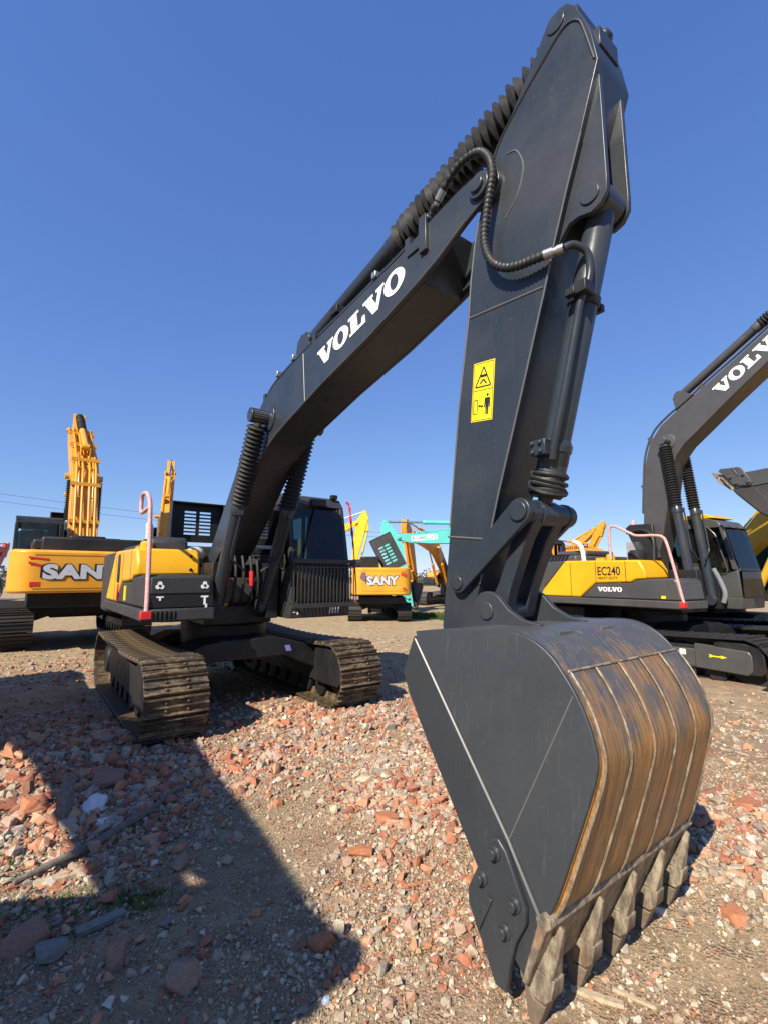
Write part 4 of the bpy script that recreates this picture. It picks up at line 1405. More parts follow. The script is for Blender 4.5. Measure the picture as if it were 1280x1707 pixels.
def bark(name, c0, c1):
    m, nt, b = new_mat(name)
    n = noise(nt, coords(nt), 30, 7, .75)
    c = ramp(nt, n, [(.35, c0), (.65, c1)])
    nt.links.new(c, b.inputs['Base Color']); b.inputs['Roughness'].default_value = .9
    bump(nt, b, n, .8, .01)
    return m
BARK = bark('dry_bark', (.09, .075, .06), (.23, .20, .165))
PLANK = bark('splintered_wood', (.33, .25, .15), (.56, .46, .31))
def gz(x, y): return float(gh(x, y))
s = MB()
pth = [(-2.12, 2.98), (-1.99, 3.2), (-1.90, 3.40), (-1.80, 3.60), (-1.76, 3.85), (-1.70, 4.08), (-1.62, 4.25)]
P = spline([(x, y, gz(x, y) + .035 + .02 * (i % 2)) for i, (x, y) in enumerate(pth)], 6)
s.tube(P, .02, 9, [.012 + .016 * math.sin(math.pi * min(1, (i + 3) / len(P))) + random.uniform(-.003, .003) for i in range(len(P))])
s.tube([P[22], P[22] + Vector((.06, .02, .02)), P[22] + Vector((.10, .05, .01))], .012, 7)
tag(s.build('fallen_branch', BARK), 'long bent grey branch lying across the shaded rubble', 'branch')
s = MB()
s.tube(spline([(-2.30, 3.66, gz(-2.3, 3.66) - .03), (-2.31, 3.69, .10), (-2.33, 3.74, .21), (-2.35, 3.80, .28)], 4), .04, 10, [.050 + random.uniform(-.006, .006) for _ in range(13)])
tag(s.build('wooden_stump', BARK), 'short weathered wooden stump leaning in the rubble beside crumpled plastic', 'wood')

def crumple(name, label, x, y, rx, ry, h, mat, seed):
    random.seed(seed)
    bm = bmesh.new()
    bmesh.ops.create_icosphere(bm, subdivisions=4, radius=1)
    for v in bm.verts:
        d = v.co.copy()
        n_ = sum(math.sin(d.x * f * 3.1 + seed) * math.cos(d.y * f * 2.7 + 1.3 * seed) * math.sin(d.z * f * 2.3 + f) / f ** .6 for f in (1.5, 2.7, 4.9, 8.3))
        r = 1 + .17 * n_
        v.co = Vector((d.x * rx * r, d.y * ry * r, max(-.2, d.z * r) * h))
    me = bpy.data.meshes.new(name); bm.to_mesh(me); bm.free(); me.materials.append(mat)
    o = bpy.data.objects.new(name, me); C.objects.link(o)
    o.location = (x, y, gz(x, y) + h * .25)
    return tag(o, label, 'litter')
PLASTIC = plain('white_plastic_film', (.62, .62, .63), .35)
crumple('plastic_bag', 'crumpled whitish plastic bag lying behind the wooden stump', -2.20, 3.88, .085, .13, .09, PLASTIC, 5)
crumple('plastic_bag', 'small torn white plastic scrap right of the wooden stump', -2.02, 3.70, .085, .045, .04, PLASTIC, 9)
crumple('foil_scrap', 'tiny crumpled bluish foil ball on the gravel at the bottom', -.24, 2.24, .018, .018, .018, plain('blue_foil', (.45, .55, .68), .25, .4), 3)
def board(label, a, b, w, t, mat, name='wooden_board'):
    A = Vector((a[0], a[1], gz(*a) + t)); B = Vector((b[0], b[1], gz(*b) + t))
    d = (B - A).normalized(); n = Vector((-d.y, d.x, 0)).normalized(); u = Vector((0, 0, t))
    m = MB(); k = 7; vs = []
    for i in range(k):
        f = i / (k - 1); p = A + (B - A) * f
        ww = w * (.55 + .45 * math.sin(math.pi * (.15 + .7 * f))) + random.uniform(-.1, .1) * w
        vs += [p - n * ww - u, p + n * ww - u, p + n * ww + u * random.uniform(.6, 1), p - n * ww + u]
    fs = [(0, 3, 2, 1), tuple(4 * (k - 1) + q for q in (0, 1, 2, 3))]
    for i in range(k - 1):
        for q in range(4):
            fs.append((4 * i + q, 4 * i + (q + 1) % 4, 4 * i + 4 + (q + 1) % 4, 4 * i + 4 + q))
    m.add(vs, fs)
    return tag(m.build(name, mat, None, bevel=.002), label, 'wood')
board('splintered plank lying in front of the nearest bucket tooth', (.80, 2.30), (.99, 2.22), .018, .008, PLANK)
board('thin wood sliver beside the splintered plank in front of the teeth', (.98, 2.30), (1.12, 2.21), .010, .006, PLANK)
board('short pale board in the sun at the lower end of the long branch', (-2.02, 3.00), (-1.80, 3.17), .035, .012, PLANK)
board('thin dry stick lying in the dirt right of the bucket', (1.88, 3.28), (2.02, 3.02), .008, .006, PLANK, 'dry_stick')
board('grey flat shard of slate lying in the shade at lower left', (-1.52, 2.60), (-1.36, 2.76), .035, .012, GREYR, 'slate_shard')

# ------------------------------------------------------------------ the near excavator
hero = thing('excavator', 'large charcoal grey excavator in the middle with its worn bucket on the ground in front', 'excavator', (*HERO_LOC, 0), HERO_ROT, group='excavators in the yard')
pz = Pose()
make_track(hero, -1.01, -1, True, SHOE, BLACK)
make_track(hero, 1.31, 1, True, SHOE, BLACK)
lower_frame(hero, BLACK, decal=True)
upper_deck(hero, BLACK, DGREY)
counterweight(hero, DGREY)
ec, tb = right_body(hero, YELLOW, DGREY)
# details on the tool box front
x = 1.435
d = MB(); d.box(x, x + .03, -1.20, -.50, 1.555, 1.76); d.build('box_door', DGREY, tb, bevel=.02)
for yy, in ((-1.10,), (-.58,)):
    k = MB()
    for an in (90, 210, 330):
        k.lathe((x + .032, yy + .026 * math.cos(R(an)), 1.655 + .026 * math.sin(R(an))), (x + .036, yy + .026 * math.cos(R(an)), 1.655 + .026 * math.sin(R(an))), [(0, .026), (.004, .026)], 14)
    k.build('round_decal', WHITE, tb)
    k = MB(); k.lathe((x + .037, yy, 1.655), (x + .040, yy, 1.655), [(0, .016), (.003, .016)], 12); k.build('decal_pictogram', BLACKD, tb)
k = MB()
k.box(1.462, 1.466, -1.13, -1.05, 1.515, 1.53); k.box(1.462, 1.466, -1.10, -1.08, 1.48, 1.515)
k.box(1.462, 1.466, -.62, -.53, 1.51, 1.53); k.box(1.462, 1.466, -.585, -.56, 1.42, 1.51); k.box(1.462, 1.466, -.565, -.54, 1.38, 1.43)
k.build('step_decal', WHITE, tb)
k = MB(); k.box(1.43, 1.462, -1.22, -.47, 1.395, 1.54); k.box(1.40, 1.50, -1.16, -.9, 1.24, 1.36); k.box(1.38, 1.48, -.72, -.5, 1.25, 1.37)
for q in range(5):
    k.box(1.50, 1.512, -1.14 + q * .05, -1.12 + q * .05, 1.24, 1.36)
k.build('step_plate', BLACK, tb, bevel=.008)
# bolts and grip slot on the coloured cover
k = MB()
for z in (1.86, 2.04):
    k.lathe((.83, -.60, z), (.875, -.60, z), [(0, .022), (.03, .022), (.04, .012)], 10)
k.build('cover_bolt', BLACKD, ec)
k = MB(); k.prism([(-.62, 1.70), (-.62, 2.06), (-.58, 2.10), (-.46, 2.10), (-.42, 2.04), (-.42, 1.74), (-.46, 1.68), (-.58, 1.68)], -1.272, -1.255); k.build('grip_slot', BLACK, ec, bevel=.004)
k = MB(); k.prism([(-.55, 1.42), (-.50, 1.64), (-.44, 1.66), (-.46, 1.42)], -1.275, -1.262); k.build('red_tag', RED, tb)
k = MB(); k.box(.10, .20, -1.272, -1.255, 1.44, 1.64); k.build('latch_label', YDECAL, tb)
rail_part(hero, PINK, RED, loop=True)
k = MB(); k.prism([(-.75, 2.14), (-.72, 2.30), (-.62, 2.36), (-.1, 2.36), (-.02, 2.30), (0, 2.14)], -.95, -.42); k.build('air_filter_cover', DGREY, ec, bevel=.04)
k = MB(); k.tube(spline([(-.95, -.80, 2.1), (-.95, -.80, 2.42), (-.95, -.80, 2.56), (-1.0, -.80, 2.62)], 4), .055, 12); k.build('exhaust_pipe', WHITEP, ec)
k = MB(); k.lathe((.35, -.42, 2.02), (.35, -.42, 2.20), [(0, .12), (.03, .14), (.10, .14), (.15, .11), (.18, .05)], 18); k.build('expansion_tank', CREAM, ec)
k = MB(); k.box(.1, .6, -.55, -.36, 1.5, 2.02); k.tube(spline([(.62, -.42, 1.5), (.66, -.42, 1.8), (.6, -.42, 1.98)], 4), .05, 10); k.build('cooler_block', BLACK, ec, bevel=.01)
grid_panel(hero, BLACK, -1.0, -.49, .38, 2.36, 3.02)
k = MB(); k.box(-2.4, -1.0, -.95, 1.15, 2.1, 2.30); k.build('engine_deck', DGREY, hero, bevel=.04)
k = MB(); k.box(-1.45, -.45, .56, 1.46, 1.36, 2.12); k.build('rear_side_door', YELLOW, hero, bevel=.03)
cb = cab_part(hero, DGREY, guard=True, fine=True)
lt = MB(); lt.box(1.43, 1.435, .78, .90, 1.50, 1.56); lt.build('red_label', RED, cb)

bm_ = boom_part(hero, pz, GREY)
letter(slab_word(), on_right(3.66, -.231, 3.80, math.atan2(.185, 1.13)), 1.36, .185, WHITE, bm_)
k = MB(); k.box(3.86, 3.90, -.19, -.15, 4.19, 4.30); k.box(3.83, 3.95, -.22, -.12, 4.28, 4.36); k.build('work_lamp', BLACK, bm_, bevel=.006)
k = MB()
for p in ((2.60, 4.12), (4.55, 4.32), (3.0, 4.17)):
    k.box(p[0] - .03, p[0] + .03, -.22, -.13, p[1] - .02, p[1] + .035)
k.build('pipe_clip', CHROME, bm_, bevel=.004)
k = MB()
k.lathe((5.19, -.19, 4.36), (5.30, -.24, 4.40), [(0, .03), (.05, .045), (.11, .03)], 10)
k.box(5.18, 5.26, -.26, -.22, 4.13, 4.42); k.box(5.02, 5.24, -.245, -.229, 4.20, 4.26)
k.build('hose_bracket', GREY, bm_, bevel=.005)
k = MB()
k.tube([P3(p, -.2305) for p in [(1.86, 2.885), (2.13, 3.105), (2.42, 3.285), (2.68, 3.385), (3.01, 3.47), (3.71, 3.635), (4.53, 3.79), (5.16, 3.95), (5.36, 4.015), (5.62, 4.13)]], .006, 6)
k.tube([P3(p, -.2305) for p in [(3.30, 4.10), (3.36, 3.56)]], .004, 6)
k.build('weld_seam', plain('weld_bead', (.13, .13, .125), .42, .3), bm_)
arm_cylinder(hero, pz, GREY, bell=(.085, .135, .062))
boom_cylinders(hero, pz, GREY, bell=(.085, .118, .052))
am = arm_part(hero, pz, GREY)
k = MB(); k.tube(spline([P3(p, -.1715) for p in [(5.80, 4.38), (5.83, 4.47), (5.90, 4.57), (6.02, 4.672), (6.119, 4.749), (6.203, 4.806), (6.288, 4.865), (6.355, 4.897), (6.41, 4.892), (6.452, 4.852), (6.471, 4.80), (6.50, 4.66), (6.525, 4.53)]], 5), .0075, 6); k.build('plate_groove', BLACKD, am)
k = MB()
k.tube([P3(p, -.1705) for p in [(5.582, 3.463), (6.146, 3.395)]], .007, 8)
k.tube([P3(p, -.1705) for p in [(5.345, 2.02), (5.69, 1.98)]], .007, 8)
k.tube([P3(p, -.1705) for p in ARM[22:31]], .006, 6)
k.tube([P3(p, -.1705) for p in ARM[10:17]], .006, 6)
k.tube(spline([P3(p, -.1705) for p in [(5.93, 4.42), (6.00, 4.39), (6.045, 4.28), (6.04, 4.19), (5.99, 4.07), (5.90, 3.99)]], 5), .006, 6)
k.build('weld_seam', plain('weld_bead', (.13, .13, .125), .42, .3), am)
# warning sticker: yellow plate, triangle and figure pictograms
def sticker_pt(u, v, d=0.0):       # u across 0..1, v up 0..1
    A = Vector((5.572, 0, 2.745)); B = Vector((5.745, 0, 2.720)); D = Vector((5.612, 0, 3.128))
    p = A + (B - A) * u + (D - A) * v
    return (p.x, -.1705 - d, p.z)
def sticker_poly(mb, pts, d0, d1):
    n = len(pts)
    vs = [sticker_pt(u, v, d0) for u, v in pts] + [sticker_pt(u, v, d1) for u, v in pts]
    mb.add(vs, [tuple(range(n)), tuple(range(2 * n - 1, n - 1, -1))] + [(i, n + i, n + (i + 1) % n, (i + 1) % n) for i in range(n)])
def sticker_line(mb, a, b, w=.022, ay=.45):
    dx, dy = b[0] - a[0], (b[1] - a[1]) / ay
    L = math.hypot(dx, dy); nx, ny = -dy / L * w, dx / L * w * ay
    sticker_poly(mb, [(a[0] - nx, a[1] - ny), (b[0] - nx, b[1] - ny), (b[0] + nx, b[1] + ny), (a[0] + nx, a[1] + ny)], .0025, .0035)
k = MB(); sticker_poly(k, [(0, 0), (1, 0), (1, 1), (0, 1)], 0, .0022); st_ = k.build('warning_sticker', YDECAL, am, smooth=False)
k = MB()
for a, b in (((.04, .02), (.96, .02)), ((.96, .02), (.96, .98)), ((.96, .98), (.04, .98)), ((.04, .98), (.04, .02)), ((.04, .52), (.96, .52))):
    sticker_line(k, a, b, .010)
for a, b in (((.14, .58), (.86, .58)), ((.86, .58), (.5, .91)), ((.5, .91), (.14, .58))):
    sticker_line(k, a, b, .026)
sticker_line(k, (.36, .76), (.64, .76), .05); sticker_line(k, (.36, .63), (.5, .70), .03); sticker_line(k, (.5, .70), (.66, .62), .03)
for a, b in (((.10, .13), (.10, .36)), ((.10, .36), (.28, .36)), ((.28, .36), (.28, .13)), ((.28, .13), (.10, .13))):
    sticker_line(k, a, b, .014)
sticker_line(k, (.33, .25), (.55, .25), .025); sticker_line(k, (.33, .25), (.40, .275), .02); sticker_line(k, (.55, .25), (.48, .225), .02)
sticker_poly(k, [(.62, .38), (.86, .38), (.88, .22), (.83, .22), (.82, .33), (.80, .10), (.75, .10), (.745, .22), (.735, .22), (.73, .10), (.68, .10), (.66, .33), (.65, .22), (.60, .22)], .0025, .0035)
sticker_poly(k, [(.74 + .055 * math.cos(t * .5236), .425 + .025 * math.sin(t * .5236)) for t in range(12)], .0025, .0035)
k.build('pictogram', BLACKD, st_, smooth=False)
# hose that loops from the boom tip down the arm to the bucket cylinder pipe
hp = [(5.30, -.235, 4.40), (5.47, -.245, 4.515), (5.60, -.25, 4.555), (5.721, -.25, 4.54), (5.79, -.25, 4.50), (5.835, -.25, 4.44), (5.864, -.25, 4.37), (5.875, -.25, 4.27), (5.855, -.25, 4.18), (5.83, -.25, 4.09), (5.81, -.25, 4.0), (5.795, -.25, 3.91), (5.80, -.25, 3.82), (5.825, -.25, 3.735), (5.87, -.25, 3.66), (5.95, -.248, 3.592), (6.04, -.245, 3.556), (6.12, -.24, 3.543), (6.20, -.232, 3.532)]
HP = spline(hp, 12)
k = MB(); k.tube(HP, .024, 12, [.0225 + .0055 * (1 if (i // 2) % 2 else 0) for i in range(len(HP))]); hs = k.build('hydraulic_hose', RUBBER, am, angle=60)
k = MB(); k.lathe((6.20, -.232, 3.532), (6.30, -.20, 3.53), [(0, .028), (.05, .028), (.052, .022), (.07, .022), (.072, .027), (.105, .027)], 14)
k.build('hose_fitting', CHROME, hs)
k = MB(); k.lathe((5.43, -.243, 4.49), (5.30, -.235, 4.40), [(0, .028), (.07, .028), (.072, .022), (.16, .022)], 12); k.build('hose_fitting', CHROME, hs)
k = MB(); pp = spline([(6.30, -.20, 3.53), (6.34, -.16, 3.545), (6.375, -.10, 3.51), (6.375, -.075, 3.43), (6.36, -.08, 3.34), (6.325, -.10, 3.25), (6.29, -.10, 3.12), (6.20, -.10, 2.78), (6.12, -.10, 2.50), (6.095, -.09, 2.41)], 8)
k.tube(pp, .021, 12); k.build('steel_pipe', GREY, am)
bc = bucket_gear(hero, pz, GREY, rodmat=GREY, fine=True)
ax0 = Vector((BCYLTOP[0], 0, BCYLTOP[1])); ax1 = Vector((RODPIN[0], 0, RODPIN[1])); axd = (ax1 - ax0).normalized(); axn = Vector((axd.z, 0, -axd.x)) * -1
k = MB()
c0 = ax0 + axd * .50
k.lathe(c0, c0 + axd * .05, [(0, .088), (.05, .088)], 24)
for yy in (-.16, .12):
    k.box(c0.x - .03, c0.x + .03, yy, yy + .04, c0.z - .045, c0.z + .0)
k.box(c0.x + .0, c0.x + .09, -.15, -.06, c0.z - .05, c0.z + .02)
k.build('pipe_clamp', BLACK, bc, bevel=.006)
k = MB()
c1 = ax0 + axd * 1.33
k.lathe(c1, c1 + axd * .17, [(0, .086), (.01, .094), (.05, .094), (.055, .086), (.17, .086)], 24)
k.box(c1.x - .06, c1.x + .03, -.16, -.07, c1.z - .09, c1.z + .0)
for a_ in range(4):
    k.cyl((c1.x - .05 + .05 * (a_ % 2), -.165, c1.z - .07 + .05 * (a_ // 2)), (c1.x - .05 + .05 * (a_ % 2), -.175, c1.z - .07 + .05 * (a_ // 2)), .014, n=8)
k.build('cylinder_head', GREY, bc, bevel=.005)
k = MB()
c2 = ax0 + axd * 1.50
for q in range(9):
    t = q * .017
    rr = (.085, .095, .088, .10, .085, .098, .104, .096, .08)[q]
    nrm = (axd + Vector((random.uniform(-.2, .2), random.uniform(-.2, .2), 0))).normalized()
    u = nrm.orthogonal().normalized(); v_ = nrm.cross(u)
    k.tube([c2 + axd * t + (u * math.cos(h * .3927) + v_ * math.sin(h * .3927)) * rr * random.uniform(.95, 1.05) for h in range(17)], .014, 7)
k.cyl(c2 - axd * .02, c2 + axd * .15, .085, n=18)
k.build('tape_wrapping', RUBBER, bc)
bucket_part(hero, pz, SHELL, BPAINT, RUST, CAST)
# hoses between the boom foot and the deck, red caps on two of them
k = MB()
hoses = []
for q, yy in enumerate((-.20, -.09, .02, .13, .22)):
    hoses.append(spline([(1.10, yy * 1.0, 2.05), (1.17, yy, 1.88), (1.18, yy * 1.05, 1.68), (1.14, yy * 1.1, 1.50), (1.0, yy * 1.2, 1.36)], 5))
    k.tube(hoses[-1], .022, 8)
k.build('hydraulic_hose', RUBBER, hero)
k = MB()
for q in (0, 3):
    k.tube(hoses[q][6:12], .034, 8)
k.build('red_hose_cap', RED, hero)
k = MB(); k.box(.9, .94, -.25, .26, 1.4, 1.75); k.build('valve_cover', MIDGREY, hero, bevel=.01)

rb = MB()
ribbon = spline([m2w(1.40, 1.53, 2.92), m2w(1.44, 1.56, 2.85), m2w(1.50, 1.57, 2.5), m2w(1.58, 1.575, 2.0), m2w(1.62, 1.58, 1.6), m2w(1.63, 1.58, 1.36)], 6)
rb.tube(ribbon, .012, 6, [.010 + .016 * math.sin(i * 1.1) ** 2 * (i < 16) for i in range(len(ribbon))])
tag(rb.build('ribbon', RED), 'red ribbon hanging down the outer corner of the near cab', 'ribbon')

# ------------------------------------------------------------------ other machines
def machine(label, loc, rz, pose, body, boomcol, cabcol=DGREY, low=BLACK, counter=None, scale=1.0, hood=False, bell=None, rail=False, tracks=SHOED, sub=0.0, hoodside=0, roof=None, armcol=None, gauge=0.0, xr=-1.55, xf=1.78, cwz=(1.18, 2.16), cww=1.36, finebucket=False, bw=.23):
    o = thing('excavator', label, 'excavator', loc, rz, group='excavators in the yard', scale=scale)
    make_track(o, -1.01 - gauge, -1, False, tracks, low, xr=xr, xf=xf)
    make_track(o, 1.31 + gauge, 1, False, tracks, low, xr=xr, xf=xf)
    lower_frame(o, low)
    upper_deck(o, low, cabcol)
    cw = counterweight(o, counter or body, w=cww, z0=cwz[0], z1=cwz[1])
    e, t = right_body(o, body, cabcol)
    k = MB(); k.box(-2.35, -.9, -.95, 1.15, 2.1, 2.30); k.box(-1.7, -.9, -.6, .4, 2.3, 2.42); k.build('engine_deck', BLACK if hood else cabcol, o, bevel=.04)
    k = MB(); k.box(-1.45, -.45, .56, 1.46, 1.36, 2.12); k.build('rear_side_door', body, o, bevel=.03)
    if hood:
        grid_panel(o, BLACK, -1.0, -.55, .38, 2.36, 3.02, tilt=hoodside)
    c_ = cab_part(o, cabcol, roofmat=roof)
    b_ = boom_part(o, pose, boomcol, width=bw)
    k = MB(); k.box(-2.2, -.75, -1.0, 1.15, .86, 1.17); k.box(-.7, .5, -.45, .65, .55, .9); k.build('underbody_shadow_fill', BLACK, o, bevel=.02)  # added black boxes standing in for the deep shadow beneath the body
    arm_cylinder(o, pose, boomcol, bell=bell)
    boom_cylinders(o, pose, boomcol if not bell else GREY, bell=bell)
    a_ = arm_part(o, pose, armcol or boomcol)
    bucket_gear(o, pose, armcol or boomcol)
    k_ = bucket_part(o, pose, cabcol, cabcol, cabcol, CAST, fine=finebucket)
    if rail:
        rail_part(o, WHITEP if rail == 2 else PINK, RED)
    return o, dict(cw=cw, cover=e, box=t, cab=c_, boom=b_, arm=a_, bucket=k_)

# right: the same kind of machine, boom raised
o, p = machine('dark grey and yellow excavator parked at right behind the bucket with its boom raised', (5.418, 10.069, .0), .522 - math.pi / 2, Pose(38, -34, -128, bend=13), YELLOW, MIDGREY, cabcol=MIDGREY, counter=MIDGREY, scale=.974, bell=(.085, .118, .052), rail=True, roof=YELLOW, xr=-1.35, xf=2.35, finebucket=True)
letter(font_word('EC240', .012, 0, 1.02), on_right(-.155, -1.263, 1.845), .50, .175, BLACKD, p['cover'])
letter(font_word('HEAVY DUTY', .012, 0, 1.1), on_right(-.155, -1.263, 1.765), .44, .055, BLACKD, p['cover'])
letter(slab_word(), on_right(-.17, -1.259, 1.525), .53, .085, WHITE, p['box'])
pz38 = Pose(38, bend=13)
q = pz38.boom((3.66, 3.775))
letter(slab_word(), on_right(q[0], -.231, q[1], math.atan2(.185, 1.13) + R(38 - 13)), 1.42, .22, WHITE, p['boom'])
k = MB(); k.box(1.12, 1.20, -1.264, -1.258, 1.42, 1.47); k.build('square_decal', YDECAL, p['box'])
k = MB(); k.prism([(1.98 + (x_ - 1.5) * .62, .52 + (z_ - .52) * .62) for x_, z_ in [(1.28, .555), (1.34, .555), (1.38, .535), (1.58, .535), (1.58, .56), (1.72, .52), (1.58, .48), (1.58, .505), (1.38, .505), (1.34, .485), (1.28, .485), (1.32, .52)]], -1.292, -1.286); k.build('arrow_decal', YDECAL, o)
k = MB(); k.box(1.34, 1.44, -1.215, -1.206, .48, .57); k.build('white_decal', WHITE, o)
k = MB(); k.prism([(1.62, .30), (1.62, .70), (2.42, .66), (2.47, .60), (2.47, .36), (2.39, .28)], -1.286, -1.20); k.prism([(-.9, .30), (-.9, .58), (1.62, .60), (1.62, .30)], -1.205, -1.15); k.build('track_guard', MIDGREY, o, bevel=.02)
k = MB(); k.tube(spline([(-.85, -.75, 2.15), (-.88, -.75, 2.40), (-.95, -.75, 2.55), (-1.1, -.75, 2.62)], 4), .05, 10); k.build('exhaust_pipe', WHITEP, p['cover'])
k = MB(); k.lathe((.30, -.6, 2.1), (.30, -.6, 2.36), [(0, .17), (.2, .17), (.26, .12)], 18); k.build('air_filter', BLACK, p['cover'], bevel=.01)
k = MB(); k.prism([(.25, 2.1), (-.05, 2.85), (.05, 2.92), (.55, 2.9), (.6, 2.1)], -.40, -.33); k.build('raised_hood', BLACK, o, bevel=.02)
k = MB(); k.box(1.60, 1.606, .66, .72, 1.27, 1.33); k.box(1.60, 1.606, .74, .86, 1.27, 1.33); k.build('cab_decal', WHITE, p['cab'])
k = MB(); k.tube(spline([(1.28, .30, 1.98), (1.36, .34, 1.75), (1.42, .36, 1.5), (1.38, .36, 1.32)], 5), .045, 10); k.build('wrapped_hose', plain('silver_wrap', (.22, .24, .25), .35, .2), o)
k = MB()
for q in range(6):
    k.box(-.02 + .055 * q, .015 + .055 * q, -.36, -.05, 2.18 + .055 * q, 2.20 + .055 * q)
k.box(-.05, .34, -.40, -.37, 2.1, 2.55); k.build('cooler_fins', plain('pale_alloy', (.45, .45, .44), .4, .5), o)
k = MB(); k.tube(spline([(.62, -.55, 2.1), (.60, -.5, 2.6), (.35, -.45, 2.78), (.0, -.42, 2.74)], 5), .03, 8); k.tube(spline([(.6, -.3, 2.2), (.4, -.3, 2.62), (.1, -.3, 2.66)], 5), .045, 8); k.build('intake_hose', RUBBER, o)
k = MB()
for q in range(9):
    k.box(-1.95 + .10 * q, -1.89 + .10 * q, -1.18, -.6, 2.302, 2.315)
k.build('hood_vents', BLACKD, p['cover'])
k = MB(); k.lathe((.05, -.25, 2.86), (.05, -.25, 3.02), [(0, .05), (.05, .055), (.12, .05), (.16, .02)], 12); k.build('beacon', PINK, o)

SANY = None
def chrome_word(parent, text, w, h, x, yc, z):
    wd = font_word(text, .055, .0, 1.06)
    letter(font_word(text, .105, .0, 1.06), on_rear(x, yc + w * .53, z - h * .06), w * 1.06, h * 1.12, BLACKD, parent, 'lettering_outline', .004)
    letter(wd, on_rear(x - .005, yc + w * .5, z), w, h, SILVER, parent, 'lettering', .006)

# left: big amber machine seen from behind
o, p = machine('large amber excavator at far left seen from behind with its boom raised', (-8.80, 13.93, .08), R(128), Pose(26, -26, 0), AMBER, AMBER, cabcol=BLACK, counter=AMBER, scale=1.12, bell=(.085, .125, .055), tracks=SHOED, cwz=(1.18, 2.06), cww=1.42, bw=.33)
chrome_word(p['cw'], 'SANY', 1.46, .31, -2.76, .22, 1.46)
def onto_rear(pts):
    return pts
k = MB(); k.prism_yz([(.88, 1.68), (.90, 1.74), (1.20, 1.82), (1.18, 1.76)], -2.757, -2.751); k.prism_yz([(.86, 1.84), (.86, 1.88), (1.20, 1.92), (1.20, 1.88)], -2.757, -2.751); k.build('red_stripe_decal', RED, p['cw'])
k = MB(); k.box(-2.757, -2.70, .98, 1.15, 1.32, 1.41); k.build('rear_reflector', RED, p['cw'])
k = MB(); k.box(-2.757, -2.75, -1.1, 1.1, 1.27, 1.285); k.box(-2.757, -2.75, -1.1, 1.1, 1.95, 1.965); k.build('groove', plain('dark_amber_groove', (.42, .16, .008), .5), p['cw'])
k = MB(); k.box(-2.4, -.9, -1.1, 1.0, 2.06, 2.36); k.box(-2.2, -1.0, -.2, .5, 2.34, 2.42); k.build('engine_hood', BLACK, o, bevel=.05)
k = MB()
M_ = Pose(26).M('boom')
for yy in (-.24, -.09, .08, .23):
    k.tube([M_ @ Vector((x_, yy, z_)) for x_, z_ in ((.5, 2.35), (1.45, 3.30), (2.2, 3.98), (3.4, 4.25), (5.2, 4.48))], .032, 8)
for x_, z_ in ((1.0, 2.80), (1.8, 3.62), (2.6, 4.12), (3.8, 4.28), (4.8, 4.42)):
    c_ = M_ @ Vector((x_, 0, z_)); k.box(c_.x - .05, c_.x + .05, -.36, .36, c_.z - .05, c_.z + .05)
k.build('boom_pipe', AMBER, p['boom'])

# middle: smaller amber machine seen from behind, hood propped open
o, p = machine('small amber excavator seen from behind between the near cab and bucket, hood propped open', (-.12, 20.9, 0), R(93), Pose(-22, -30, -30), AMBER, AMBER, cabcol=BLACK, counter=AMBER, scale=.85, tracks=SHOED, cwz=(1.28, 2.52))
chrome_word(p['cw'], 'SANY', 1.46, .42, -2.76, .06, 1.72)
k = MB(); k.prism_yz([(-1.0, 2.10), (-1.0, 2.28), (-.78, 2.32), (-.78, 2.14)], -2.757, -2.751); k.prism_yz([(-1.0, 1.5), (-1.0, 1.6), (-.84, 1.62), (-.84, 1.52)], -2.757, -2.751); k.build('red_stripe_decal', RED, p['cw'])
k = MB(); k.prism_yz([(.80, 1.85), (.78, 2.1), (.85, 2.32), (1.02, 2.3), (1.10, 2.05), (.98, 1.92)], -2.757, -2.751); k.build('dark_smudge_decal', plain('purple_smudge', (.18, .09, .10), .6), p['cw'])
k = MB(); k.box(-2.757, -2.75, -1.0, 1.0, 1.45, 1.465); k.box(-2.757, -2.75, -1.0, 1.0, 2.36, 2.375); k.build('groove', plain('dark_amber_groove', (.42, .16, .008), .5), p['cw'])
hd = grid_panel(o, BLACK, -1.9, -1.25, -.15, 2.5, 4.25, rows=6, tilt=R(10))
hd.matrix_local = Matrix.Translation((0, -.65, 2.5)) @ Matrix.Rotation(R(-26), 4, 'X') @ Matrix.Translation((0, .75, -2.5))
k = MB(); k.box(-2.2, -1.2, .2, 1.1, 2.4, 3.05); k.build('engine_hood', BLACK, o, bevel=.04)

to, p = machine('teal excavator in the background facing left with its arm hanging down', (8.0, 24.0, 0), R(180), Pose(-11, 9, 0), TEAL, TEAL, cabcol=BLACK, scale=1.18)
q = Pose(-11).boom((4.55, 3.88))
kk = [(q[0] - .35, q[1] + .08), (q[0] + .75, q[1] - .0), (q[0] + .75, q[1] + .22), (q[0] - .35, q[1] + .30)]
k = MB(); k.prism(kk, .231, .236); k.build('name_plate', WHITE, p['boom'], smooth=False)
letter(font_word('KOBELCO', .03, 0, 1.0), on_left(q[0] + .70, .237, q[1] + .04, .075), 1.0, .14, plain('teal_lettering', (.05, .35, .32), .5), p['boom'])

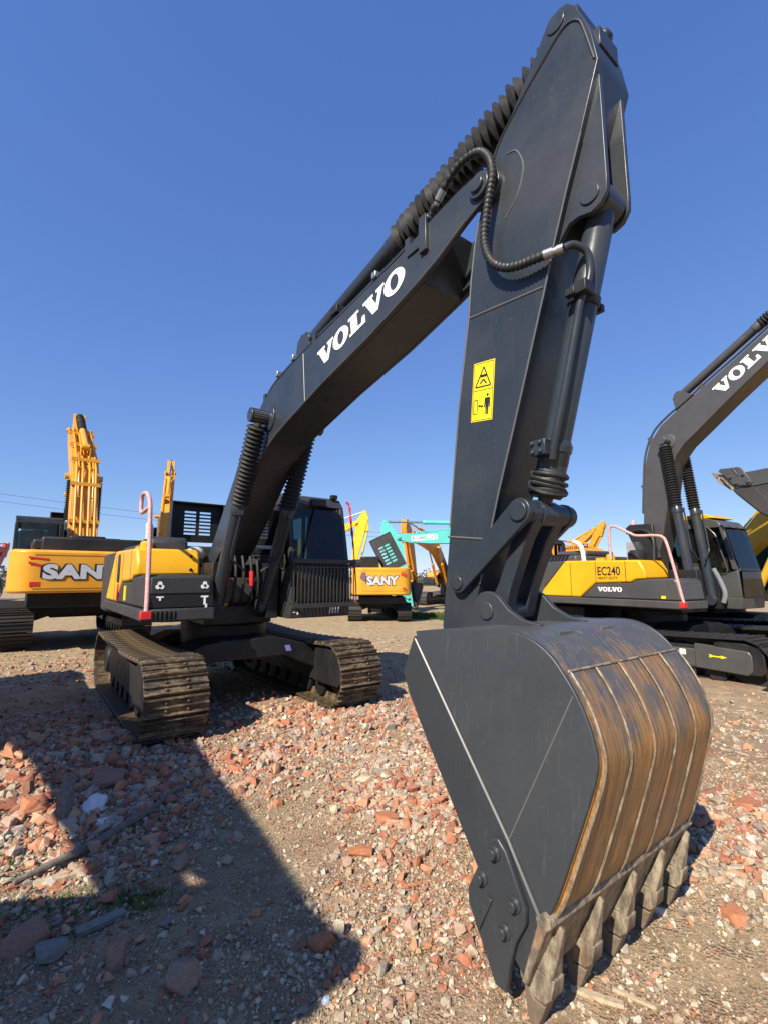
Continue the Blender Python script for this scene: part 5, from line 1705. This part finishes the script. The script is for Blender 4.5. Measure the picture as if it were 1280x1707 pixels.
machine('orange excavator with a black cab standing behind grass, left of the big near arm', (4.35, 32.0, 0), R(240), Pose(0, -3, 0), ORANGE, ORANGE, cabcol=BLACK, scale=1.0, low=MIDGREY, tracks=MIDGREY)
machine('lemon yellow excavator far behind the near cab, only its arm showing', (-7.0, 30.0, 0), R(0), Pose(10, -6, 0), LEMON, LEMON, cabcol=BLACK)
machine('amber excavator far back whose boom tip rises beside the raised black hood', (-9.75, 21.0, 0), R(113), Pose(37, -34, 0), AMBER, AMBER, cabcol=BLACK)
machine('yellow excavator in the far row between the big amber one and the yellow cover', (-19.5, 33.5, -.3), R(10), Pose(-22, -10, 0), LEMON, LEMON, cabcol=BLACK)
machine('red excavator in the far distance at the left edge', (-31.5, 35.5, 0), R(105), Pose(0, -20, 0), REDP, REDP, cabcol=BLACK)
o, p = machine('orange excavator far back whose lettered boom shows over the yellow side panel', (18.7, 36.0, 0), R(180), Pose(-2, -8, 0), ORANGE, ORANGE, cabcol=BLACK)
q = Pose(-2).boom((5.0, 3.93))
letter(font_word('HYUNDAI', .035, 0, 1.0), on_left(q[0], .231, q[1] + .03, .10), 1.75, .24, BLACKD, p['boom'])
machine('amber excavator far back at right whose steep boom peaks above the lettered orange boom', (17.0, 46.3, 0), R(-62), Pose(22, -40, 0), AMBER, AMBER, cabcol=BLACK)
machine('golden excavator at the right edge whose boom rises behind the grey cab', (8.25, 12.3, 0), R(-60), Pose(3, -10, 0), YELLOW, paint('gold_paint', (.55, .33, .02), .4, dirt=.2), cabcol=BLACK)
machine('charcoal excavator left of the camera whose boom shadow crosses the rubble', m2w(.15, -5.2), HERO_ROT, Pose(-9.0, -28, -30), YELLOW, GREY, cabcol=DGREY, bell=(.085, .118, .052))

def tree_line():
    m = MB(); rr = random.Random(5)
    for k in range(260):
        an = R(-58 + 116 * k / 259 + rr.uniform(-.2, .2)); d = rr.uniform(105, 150)
        cx, cy = d * math.sin(an), d * math.cos(an); h = rr.uniform(2.0, 4.6); rw = rr.uniform(1.4, 3.0)
        for q in range(70):
            t = rr.random(); a = rr.uniform(0, 6.28); r_ = rw * math.sqrt(rr.random()) * (1 - .55 * t)
            x, y, z = cx + r_ * math.cos(a), cy + r_ * math.sin(a), h * (.05 + .95 * t)
            s_ = rr.uniform(.18, .45); u = Vector((rr.gauss(0, 1), rr.gauss(0, 1), rr.gauss(0, 1))).normalized(); w_ = u.orthogonal().normalized()
            p = Vector((x, y, z))
            m.add([p - u * s_, p + w_ * s_ * .7, p + u * s_, p - w_ * s_ * .7], [(0, 1, 2, 3)])
    o = m.build('distant_wood', plain('far_foliage', (.075, .085, .05), .8), None, smooth=False, recalc=False)
    o['kind'] = 'stuff'
tree_line()
# power lines over the yard at the far left
CABLE = plain('cable_black', (.03, .03, .035), .6)
for i, (a, b, lab) in enumerate((((-62, 62, 14.4), (10, 82, 9.0), 'upper thin power cable crossing the sky behind the amber excavator'),
                                 ((-62, 62, 13.3), (10, 82, 8.3), 'lower thin power cable crossing the sky behind the amber excavator'))):
    A, B = Vector(a), Vector(b)
    m = MB(); m.tube([A + (B - A) * (t / 24) - Vector((0, 0, 1.2 * math.sin(math.pi * t / 24))) for t in range(25)], .022, 6)
    tag(m.build('power_cable', CABLE), lab, 'cable')
